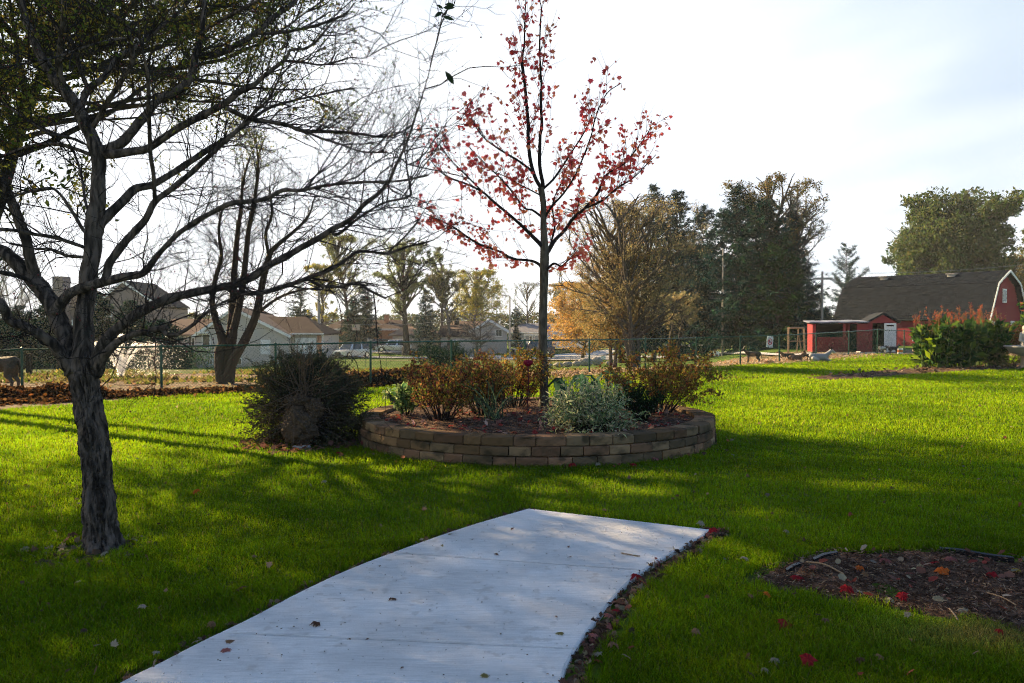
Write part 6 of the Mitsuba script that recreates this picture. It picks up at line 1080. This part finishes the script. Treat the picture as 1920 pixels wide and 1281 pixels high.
decid('bare_tree', 'pale bare willowy tree at the far left', 25, 470, 150, 60, 135, 0, .2, OLV, lo=.2, limbs=46, rise=2.0, twigs=4, bark='m_pole', trunks=4, trunk=.12)
for q, (px, yt, w, Y, lab) in enumerate([(-25, 560, 110, 52, 'dark conifer cut by the left edge behind the donkey'), (38, 575, 100, 56, 'dark conifer left of the crabapple trunk'), (92, 560, 90, 62, 'dark conifer rising close behind the left crabapple limb'), (188, 552, 80, 60, 'dark conifer right of the crabapple leader before the brown house'), (245, 566, 90, 58, 'grey green conifer before the brown house wall'), (300, 605, 110, 50, 'low spreading dark conifer behind the fountain jets')]): conifer('spruce', lab, px, yt, w, Y, 140 + q, 190, DKG + SPR, per=22, size=.7, lo=.0, power=.55)
bush('teal_shrub', 'big dark blue green shrub behind the fence left of the maple', 'shrub', hit(838, 689), 2.5, 1.2, 9000, .10, [(0.035, 0.065, 0.045), (0.05, 0.085, 0.055), (0.025, 0.05, 0.035)], 150, 'narrow', stems=70, flat=.1, matl='m_needle'); bush('bare_bush', 'bare arching bush in front of the white garage', 'shrub', np.array([at(545, 0, 62)[0], 62, float(height(at(545, 0, 62)[0], 62))]), 5.2, 3.4, 40, .1, OLV, 151, stems=34)
for q, (px, Y, tr_) in enumerate(((1165, 58, .22), (1255, 52, .2), (1270, 60, .2), (1300, 64, .22), (1325, 62, .18))):
    x = at(px, HOR, Y)[0]; g = float(height(x, Y)); lab = ['first', 'second', 'third', 'fourth', 'fifth', 'sixth'][q]; decid('shade_tree', lab + ' dark trunked tree from the left in the row behind the broad olive tree', px, 545, 66, Y, 160 + q, 1200, .2, OLV, lo=.5, limbs=18, rise=.5, trunk=tr_, clump=.38, bark='m_twig')
r = rng_of(170); n = 26000; x = r.uniform(-150, 150, n); y = 165 + r.uniform(0, 12, n); hh_ = (2.4 + 4.2 * meshkit.fbm(np.c_[x * .07, x * 0, x * 0], 3, 9)); z = -1.2 + hh_ * np.sqrt(r.random(n))
single('far_woods', 'low distant belt of trees and hedges beyond the houses', 'trees', Mesh().leaves(np.c_[x, y, z], r.uniform(.5, 1.1, n), r, colours(r, n, (.07, .085, .035), (.12, .11, .05), (.05, .07, .04)), 'leaf'), 'm_leaf', kind='stuff')
x = r.uniform(-60, -28, 7000); y = r.uniform(70, 76, 7000); single('far_hedge', 'dark low hedge below the brown house', 'hedge', Mesh().leaves(np.c_[x, y, height(x, y) + 2.2 * np.sqrt(r.random(7000))], .3, r, colours(r, 7000, *DKG), 'leaf'), 'm_leaf', kind='stuff')

# ---------------------------------------------------------------- fallen leaves, twigs and litter near the path
LC = {'red': (0.36, 0.03, 0.04), 'pink': (0.42, 0.17, 0.15), 'orange': (0.62, 0.17, 0.04), 'tan': (0.3, 0.19, 0.115), 'pale': (0.42, 0.38, 0.3), 'brown': (0.16, 0.09, 0.06), 'olive': (0.26, 0.22, 0.09), 'yellow': (0.55, 0.40, 0.08)}
LEAF = [  # x, y, width in pixels, colour, label
 (1517, 1238, 31, 'red', 'large dark red leaf lying in the grass below the mulch patch'), (1476, 1170, 30, 'red', 'curled red leaf in the grass just below the mulch patch edge'), (1501, 1081, 28, 'red', 'crimson leaf at the left tip of the mulch patch'),
 (1588, 1106, 26, 'red', 'folded red leaf in the middle of the mulch patch beside a pale one'), (1691, 1119, 22, 'red', 'small crimson leaf near the centre of the mulch patch'), (1611, 1064, 18, 'orange', 'small orange leaf near the upper rim of the mulch patch'),
 (1767, 1069, 28, 'orange', 'bright orange leaf standing out on the mulch patch'), (1656, 1050, 22, 'pink', 'dusty pink leaf at the far rim of the mulch patch'), (1750, 1052, 20, 'red', 'upright red leaf at the far rim of the mulch patch'), (1781, 1047, 24, 'pink', 'broad pink leaf on the far rim of the mulch patch'),
 (1857, 1075, 22, 'red', 'red leaf lying at the dark right part of the mulch patch'), (1615, 1109, 17, 'pale', 'cream coloured leaf beside the folded red one on the mulch'), (1671, 1126, 17, 'pale', 'pale yellow leaf below the small crimson leaf on the mulch'), (1803, 1143, 22, 'pale', 'grey curled leaf at the near rim of the mulch patch'),
 (1910, 1068, 18, 'yellow', 'amber leaf in the dark hollow at the right of the mulch patch'), (1877, 1185, 18, 'red', 'dark red leaf at the near right rim of the mulch patch'), (1620, 1079, 14, 'tan', 'tan leaf between the orange and the cream leaf on the mulch'), (1546, 1162, 16, 'tan', 'tan leaf in the grass between two red leaves'),
 (1660, 1229, 17, 'tan', 'tan curled leaf in the grass below the centre of the mulch patch'), (1611, 1235, 19, 'brown', 'dark brown leaf in the grass below the mulch patch'), (1707, 1202, 12, 'tan', 'small upright tan leaf in the grass'), (1456, 1238, 20, 'pale', 'pale curled leaf left of the large dark red leaf'), (1432, 1255, 15, 'pale', 'small grey leaf in the grass near the bottom'),
 (1438, 1115, 16, 'orange', 'rusty leaf beside the left tip of the mulch patch'), (1409, 1114, 15, 'pink', 'faded pink leaf at the outermost tip of the mulch patch'), (1297, 1177, 17, 'tan', 'tan leaf in the shaded grass right of the path'), (1400, 1046, 16, 'pale', 'pale leaf on the grass between path corner and mulch'),
 (1345, 997, 17, 'red', 'red leaf tucked behind the right corner of the path'), (1194, 1082, 24, 'red', 'red leaf at the path edge below the first joint'), (1158, 1144, 15, 'red', 'small red leaf in the soil strip beside the path'), (1143, 1153, 20, 'pink', 'pink leaf in the soil strip beside the small red one'), (1114, 1189, 20, 'pink', 'pink leaf against the lower path edge'),
 (1145, 1211, 21, 'tan', 'broad tan leaf at the grass side of the soil strip'), (1120, 1222, 20, 'pale', 'pale curled leaf in the lower soil strip'), (1134, 955, 13, 'tan', 'small tan leaf on the grass above the end of the path'), (1313, 981, 15, 'pale', 'pale curled leaf on the grass above the right path corner'), (1474, 997, 12, 'pale', 'small pale leaf on the grass far right of the path corner'),
 (421, 1219, 19, 'pink', 'pink leaf lying near the lower left of the path'), (736, 1124, 16, 'brown', 'reddish brown leaf on the middle slab of the path'), (591, 1171, 20, 'brown', 'dark crumpled leaf left of the middle slab centre'), (432, 1202, 17, 'tan', 'tan leaf above the pink one on the path'), (1051, 1188, 16, 'olive', 'olive leaf near the right edge of the path'),
 (1042, 1156, 9, 'brown', 'dark small leaf above the olive one on the path'), (691, 1199, 9, 'brown', 'dark seed like leaf on the second path joint'), (656, 1198, 10, 'brown', 'brown leaf on the second path joint'), (844, 1001, 12, 'olive', 'olive leaf on the far slab near its left edge'), (830, 1024, 12, 'olive', 'curled olive leaf on the far slab above the joint'),
 (961, 993, 11, 'brown', 'brown leaf near the top of the far slab'), (931, 1039, 13, 'brown', 'brown curled leaf just above the first joint'), (1070, 1045, 13, 'brown', 'dark leaf on the right part of the first joint'), (1065, 1026, 10, 'brown', 'dark leaf in the middle of the far slab'), (712, 1061, 10, 'brown', 'dark leaf below the left end of the first joint'),
 (756, 1253, 10, 'brown', 'reddish dark leaf low on the near slab'), (910, 1267, 16, 'olive', 'olive leaf at the bottom of the near slab'), (1027, 1263, 8, 'tan', 'small tan leaf at the bottom right of the near slab'), (370, 921, 15, 'orange', 'orange leaf on the lawn right of the crabapple trunk'), (607, 904, 10, 'pale', 'white leaf on the lawn before the uprooted evergreen'),
 (45, 1031, 22, 'pale', 'pale torn leaf on the grass left of the crabapple trunk'), (192, 1038, 14, 'pale', 'pale leaf at the foot of the crabapple trunk'), (131, 1006, 18, 'brown', 'brown leaf beside the crabapple trunk base'), (290, 1223, 15, 'pale', 'pale curled leaf at the left path edge near the bottom'), (452, 1105, 22, 'brown', 'brown leaf on the grass left of the path'), (395, 1170, 18, 'tan', 'tan leaf at the left edge of the path'),
 (1073, 872, 18, 'red', 'red leaf on the grass at the foot of the block wall'), (1119, 871, 10, 'pale', 'white leaf at the foot of the block wall'), (1233, 859, 13, 'pink', 'pink leaf leaning on the foot of the block wall'), (1191, 871, 13, 'red', 'dark red leaf at the right foot of the block wall'), (640, 848, 14, 'red', 'red leaf on the grass between the stones and the wall'), (1600, 849, 7, 'tan', 'tan leaf on the sunny lawn at the right')]
r = rng_of(201)
for x, y, w, c, lab in LEAF:
    onpath = path_ring.contains(sg.Point(*on(x, y, .03)[:2])); inm = sg.Polygon(mulch_w).contains(sg.Point(*on(x, y)[:2])); z = .034 if onpath else .045
    if inm: z = .04
    p = on(x, y, z); s = w * p[1] / FOC * 1.05; az = r.uniform(0, 6.28); m = Mesh(); shp = 'maple' if c in ('red', 'pink', 'orange', 'pale') or w > 13 else 'leaf'
    up_ = np.array([r.normal() * .25, -.25 + r.normal() * .25, 1.0]) if not onpath else np.array([r.normal() * .15, r.normal() * .15, 1.0])
    dirv = np.array([math.cos(az), math.sin(az), 0]); m.leaves([p - dirv * s * .45], s, rng_of(int(x)), np.array(LC[c]) * r.uniform(.85, 1.15), shp, up_, .05, along=dirv, curls=2.2); m.V[0][:, 2] = np.maximum(m.V[0][:, 2], (.031 if onpath else .014))
    single('fallen_leaf', lab, 'leaf', m, 'm_leaf', group='fallen leaves round the path and the mulch patch')
def twig(label, pts, z, rad): single('twig', label, 'twig', Mesh().tube(catmull([on(x, y, z) + [0, 0, q] for x, y, q in pts], 3), rad, 5), 'm_wood', True)
twig('short dark twig lying on the far slab of the path', [(1165, 1038, .004), (1180, 1042, .008), (1200, 1044, .004)], .032, .005)
twig('long straw coloured twig across the left part of the mulch', [(1512, 1062, .03), (1545, 1072, .05), (1582, 1082, .02)], .03, .006); twig('thin pale twig on the right part of the mulch', [(1850, 1117, .02), (1880, 1130, .03), (1905, 1141, .02)], .03, .004); twig('thin stalk lying at the near rim of the mulch', [(1780, 1148, .02), (1790, 1160, .02), (1796, 1166, .01)], .03, .005)
for pts, lab in (([(1525, 1058), (1545, 1049), (1570, 1044)], 'piece of black plastic edging at the far left rim of the mulch'), ([(1474, 1079), (1488, 1070), (1503, 1065)], 'short black plastic edging strip at the left tip of the mulch'), ([(1762, 1037), (1800, 1040), (1850, 1049), (1900, 1055)], 'long black edging half buried along the far right rim of the mulch')):
    q = catmull([on(*p) for p in pts], 4); m = Mesh(); n = len(q); V_ = np.vstack([q + [0, -.012, 0], q + [0, -.012, .036], q + [0, .012, .042], q + [0, .012, 0]]); F_ = [[a * n + i, a * n + i + 1, ((a + 1) % 4) * n + i + 1, ((a + 1) % 4) * n + i] for a in range(4) for i in range(n - 1)]
    single('edging_strip', lab, 'garden edging', m.add(V_, F_), 'm_edging', 40)
def litter(label, P, size, cols, seed, shp='round', up=.5, matl='m_leaf', name='leaf_litter'):
    r = rng_of(seed); n = len(P); single(name, label, 'fallen leaves', Mesh().leaves(P, size * r.uniform(.5, 1.3, n), r, colours(r, n, *cols, var=.25), shp, (0, 0, 1.0), up), matl, kind='stuff')
def inside(poly, n, seed):
    r = rng_of(seed); b = poly.bounds; x, y = r.uniform(b[0], b[2], n), r.uniform(b[1], b[3], n); k = shapely.contains_xy(poly, x, y); return x[k], y[k]
x, y = inside(soil_line.intersection(sg.box(-5, 3, 5, 12)), 6000, 211); sel = rng_of(1).random(len(x)) < 0.75; x, y = x[sel], y[sel]; litter('small brown and pink leaf bits packed along the right path edge', np.c_[x, y, .02 + 0 * x], .038, [(.13, .08, .055), (.2, .125, .09), (.075, .048, .035), (.3, .13, .11), (.3, .25, .18)], 211, 'maple', .8)
x, y = inside(left_line.intersection(sg.box(-5, 3, 5, 12)), 4000, 212); litter('small brown leaf bits along the left path edge', np.c_[x, y, .02 + 0 * x], .035, [(.12, .075, .05), (.2, .13, .09), (.08, .05, .04), (.28, .23, .17)], 212, 'maple', .8)
x, y = inside(sg.Polygon(mulch_w), 9000, 213); litter('shreds of bark, straw and small leaves over the mulch patch', np.c_[x, y, .03 + 0 * x], .034, [(.13, .08, .055), (.075, .046, .034), (.26, .17, .12), (.34, .26, .19), (.06, .038, .028), (.09, .055, .04)], 213, 'narrow', .35)
x, y = inside(sg.Polygon(mulch_w), 150, 214); litter('small dull leaves among the mulch', np.c_[x, y, .05 + 0 * x], .055, [(.3, .16, .12), (.36, .3, .22), (.2, .1, .07), (.3, .08, .06)], 214)
x, y = inside(sg.Polygon(strip_w), 1500, 215); litter('bark shreds and pale leaves on the long mulch strip', np.c_[x, y, .07 + 0 * x], .13, [(.045, .032, .025), (.07, .05, .035), (.1, .075, .05), (.3, .26, .2)], 215)
r = rng_of(216); n = 330; d = 3.6 * (34 / 3.6) ** r.random(n); x, y = r.uniform(-.66, .66, n) * d, d; k = shapely.contains_xy(LAWN_PG, x, y) & ~shapely.contains_xy(NO_GRASS, x, y); x, y = x[k], y[k]
litter('small pale and brown leaves dotted over the lawn', np.c_[x, y, .05 + 0 * x], .04, [(.3, .22, .14), (.17, .1, .07), (.34, .29, .22), (.12, .08, .055), (.26, .09, .06)], 216, 'maple', .7)
x, y = inside(path_ring.intersection(sg.box(-5, 3, 5, 12)).buffer(-.03), 1100, 217); litter('tiny dark crumbs and specks scattered on the concrete path', np.c_[x, y, .0315 + 0 * x], .009, [(.12, .09, .06), (.2, .15, .1), (.07, .05, .04)], 217, 'round', .2, name='path_crumbs')
x, y = inside(sg.Point(-2.95, 10.9).buffer(.85), 420, 218); litter('reddish brown leaves gathered under the uprooted evergreen', np.c_[x, y, .03 + 0 * x], .08, [(.3, .13, .08), (.2, .1, .07), (.36, .2, .14)], 218)
ring_ = sg.Point(*BEDC).buffer(BEDR + .22).difference(sg.Point(*BEDC).buffer(BEDR + .01)); x, y = inside(ring_, 700, 219); litter('brown leaves lying along the foot of the block wall', np.c_[x, y, .035 + 0 * x], .055, [(.22, .12, .08), (.36, .24, .17), (.4, .12, .1), (.12, .08, .06)], 219)
x, y = inside(sg.Point(-3.0, 5.75).buffer(.42), 110, 220); litter('dull brown leaves round the foot of the crabapple', np.c_[x, y, .03 + 0 * x], .05, [(.12, .08, .055), (.2, .14, .095), (.28, .24, .2)], 220, 'maple', .8)

# ---------------------------------------------------------------- light autumn haze
scene['haze_air'] = {'type': 'homogeneous', 'albedo': {'type': 'rgb', 'value': [0.92, 0.95, 0.97]}, 'sigma_t': 0.00042}
scene['haze'] = {'type': 'cube', 'to_world': T().translate([0, 8, 8.5]).scale([640, 640, 13.5]), 'bsdf': {'type': 'null'}, 'interior': {'type': 'ref', 'id': 'haze_air'}}
scene['camera']['medium'] = {'type': 'ref', 'id': 'haze_air'}
labels['haze'] = {'label': 'thin pale haze in the air', 'kind': 'stuff'}
